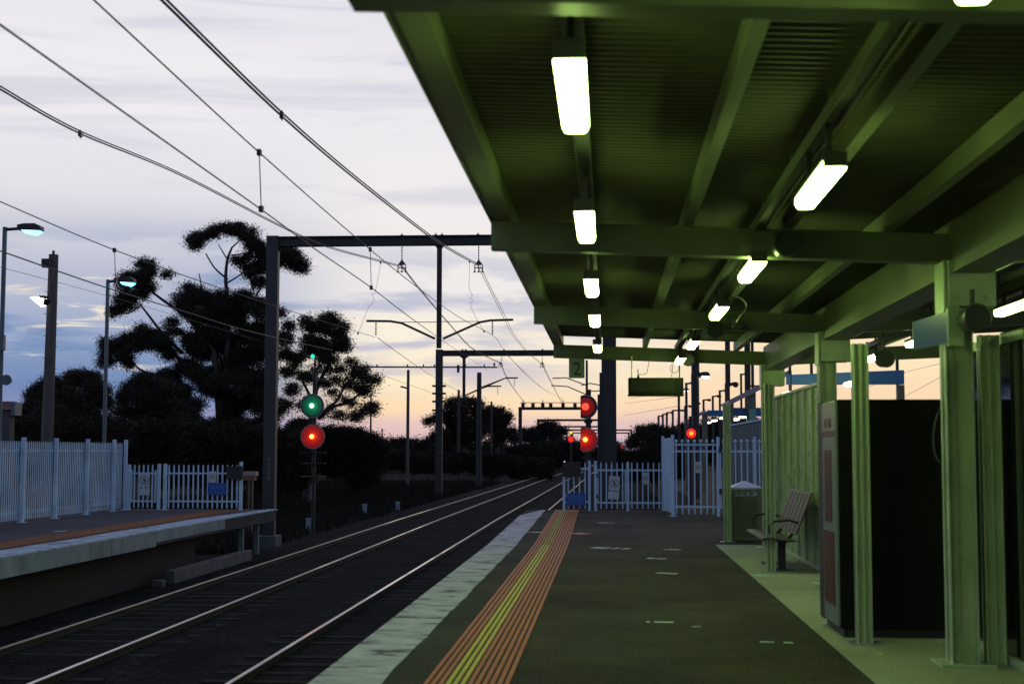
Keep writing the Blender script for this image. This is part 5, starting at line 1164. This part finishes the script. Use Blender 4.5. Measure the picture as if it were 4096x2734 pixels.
def noise(sa, se, scale, detail=6, seed=0., dist=.3):
    c = N.new('ShaderNodeCombineXYZ'); L.new(math_('MULTIPLY', az, sa), c.inputs[0]); L.new(math_('MULTIPLY', el, se), c.inputs[1]); c.inputs[2].default_value = seed
    n = N.new('ShaderNodeTexNoise'); n.inputs['Scale'].default_value = scale; n.inputs['Detail'].default_value = detail; n.inputs['Distortion'].default_value = dist; n.inputs['Roughness'].default_value = .55
    L.new(c.outputs[0], n.inputs['Vector']); return n.outputs['Fac']
e60 = math_('DIVIDE', el, 60., True)
D = 60.
mid = ramp(e60, [(0, (200, 170, 186)), (1.0/D, (230, 196, 192)), (1.7/D, (254, 222, 182)), (3.0/D, (255, 238, 204)), (4.6/D, (250, 240, 222)), (6.5/D, (240, 235, 233)), (9/D, (242, 237, 236)), (13/D, (238, 235, 239)), (18/D, (231, 229, 236)), (32/D, (170, 178, 205)), (1, (120, 134, 180))])
rgt = ramp(e60, [(0, (196, 166, 196)), (1.2/D, (224, 190, 190)), (2.2/D, (254, 220, 182)), (3.6/D, (255, 231, 190)), (6/D, (255, 233, 200)), (10/D, (246, 230, 214)), (18/D, (222, 220, 230)), (32/D, (170, 178, 205)), (1, (120, 134, 180))])
lft = ramp(e60, [(0, (150, 150, 190)), (1.2/D, (142, 146, 186)), (2.6/D, (116, 138, 182)), (4.5/D, (158, 172, 202)), (6.5/D, (184, 189, 209)), (8.5/D, (208, 209, 220)), (10.5/D, (228, 227, 234)), (14/D, (240, 237, 241)), (18/D, (233, 231, 238)), (32/D, (165, 176, 206)), (1, (118, 134, 182))])
col = mixc(mrange(az, -15.5, -8.5), lft, mid)
col = mixc(mrange(az, -2, 6), col, rgt)
# cloud banks: blue-grey streaks low down, soft shadows above
n1 = noise(.10, .62, 1.0, 6, 1.3); n2 = noise(.22, 1.7, 1.0, 7, 4.1, .8)
band = math_('MULTIPLY', mrange(el, 1.9, 3.4), mrange(el, 9.5, 6.5))
m1 = math_('MULTIPLY', math_('MULTIPLY', mrange(n1, .46, .60), band), mrange(az, 2., -6., .15, .95))
cloudc = mixc(mrange(el, 2.2, 6.), (196, 186, 204), (194, 196, 214))
cloudc = mixc(mrange(az, -9., -16.), cloudc, (122, 146, 188))
col = mixc(m1, col, cloudc)
m2 = math_('MULTIPLY', math_('MULTIPLY', mrange(n2, .56, .70), mrange(el, 2.4, 3.8)), math_('MULTIPLY', mrange(el, 8.5, 5.5), mrange(az, 1., -4., 0., .85)))
col = mixc(m2, col, (255, 240, 214))
n3 = noise(.06, .62, 1.0, 7, 8.2, .9); col = mixc(math_('MULTIPLY', mrange(n3, .47, .66), math_('MULTIPLY', mrange(el, 7, 11), .55)), col, (200, 200, 217))
# away from the afterglow the sky is dusk blue
back = ramp(e60, [(0, (120, 126, 156)), (8/D, (150, 158, 190)), (25/D, (140, 154, 194)), (1, (112, 130, 176))])
aabs = math_('ABSOLUTE', az)
col = mixc(mrange(aabs, 35, 110), col, back)
L.new(col, bg.inputs['Color']); bg.inputs['Strength'].default_value = 1.0

# ------------------------------------------------------------------ camera and view
cam = bpy.data.cameras.new('camera'); co = bpy.data.objects.new('camera', cam); COL.objects.link(co); SC.camera = co
cam.sensor_width = 36.; cam.sensor_fit = 'HORIZONTAL'; cam.lens = F/4096*36.; cam.clip_end = 4000; cam.clip_start = .05
co.matrix_world = Matrix(((RT.x, UP.x, -FW.x, 0), (RT.y, UP.y, -FW.y, 0), (RT.z, UP.z, -FW.z, 1.6), (0, 0, 0, 1)))
cam.dof.use_dof = True; cam.dof.focus_distance = 40.; cam.dof.aperture_fstop = 2.8
SC.view_settings.view_transform = 'Standard'; SC.view_settings.look = 'None'; SC.view_settings.exposure = 0; SC.view_settings.gamma = 1
SC.render.engine = 'CYCLES'; SC.cycles.use_denoising = True
SC.cycles.max_bounces = 6; SC.cycles.diffuse_bounces = 3; SC.cycles.glossy_bounces = 3; SC.cycles.sample_clamp_indirect = 4.
SC.render.resolution_x = 1024; SC.render.resolution_y = 683
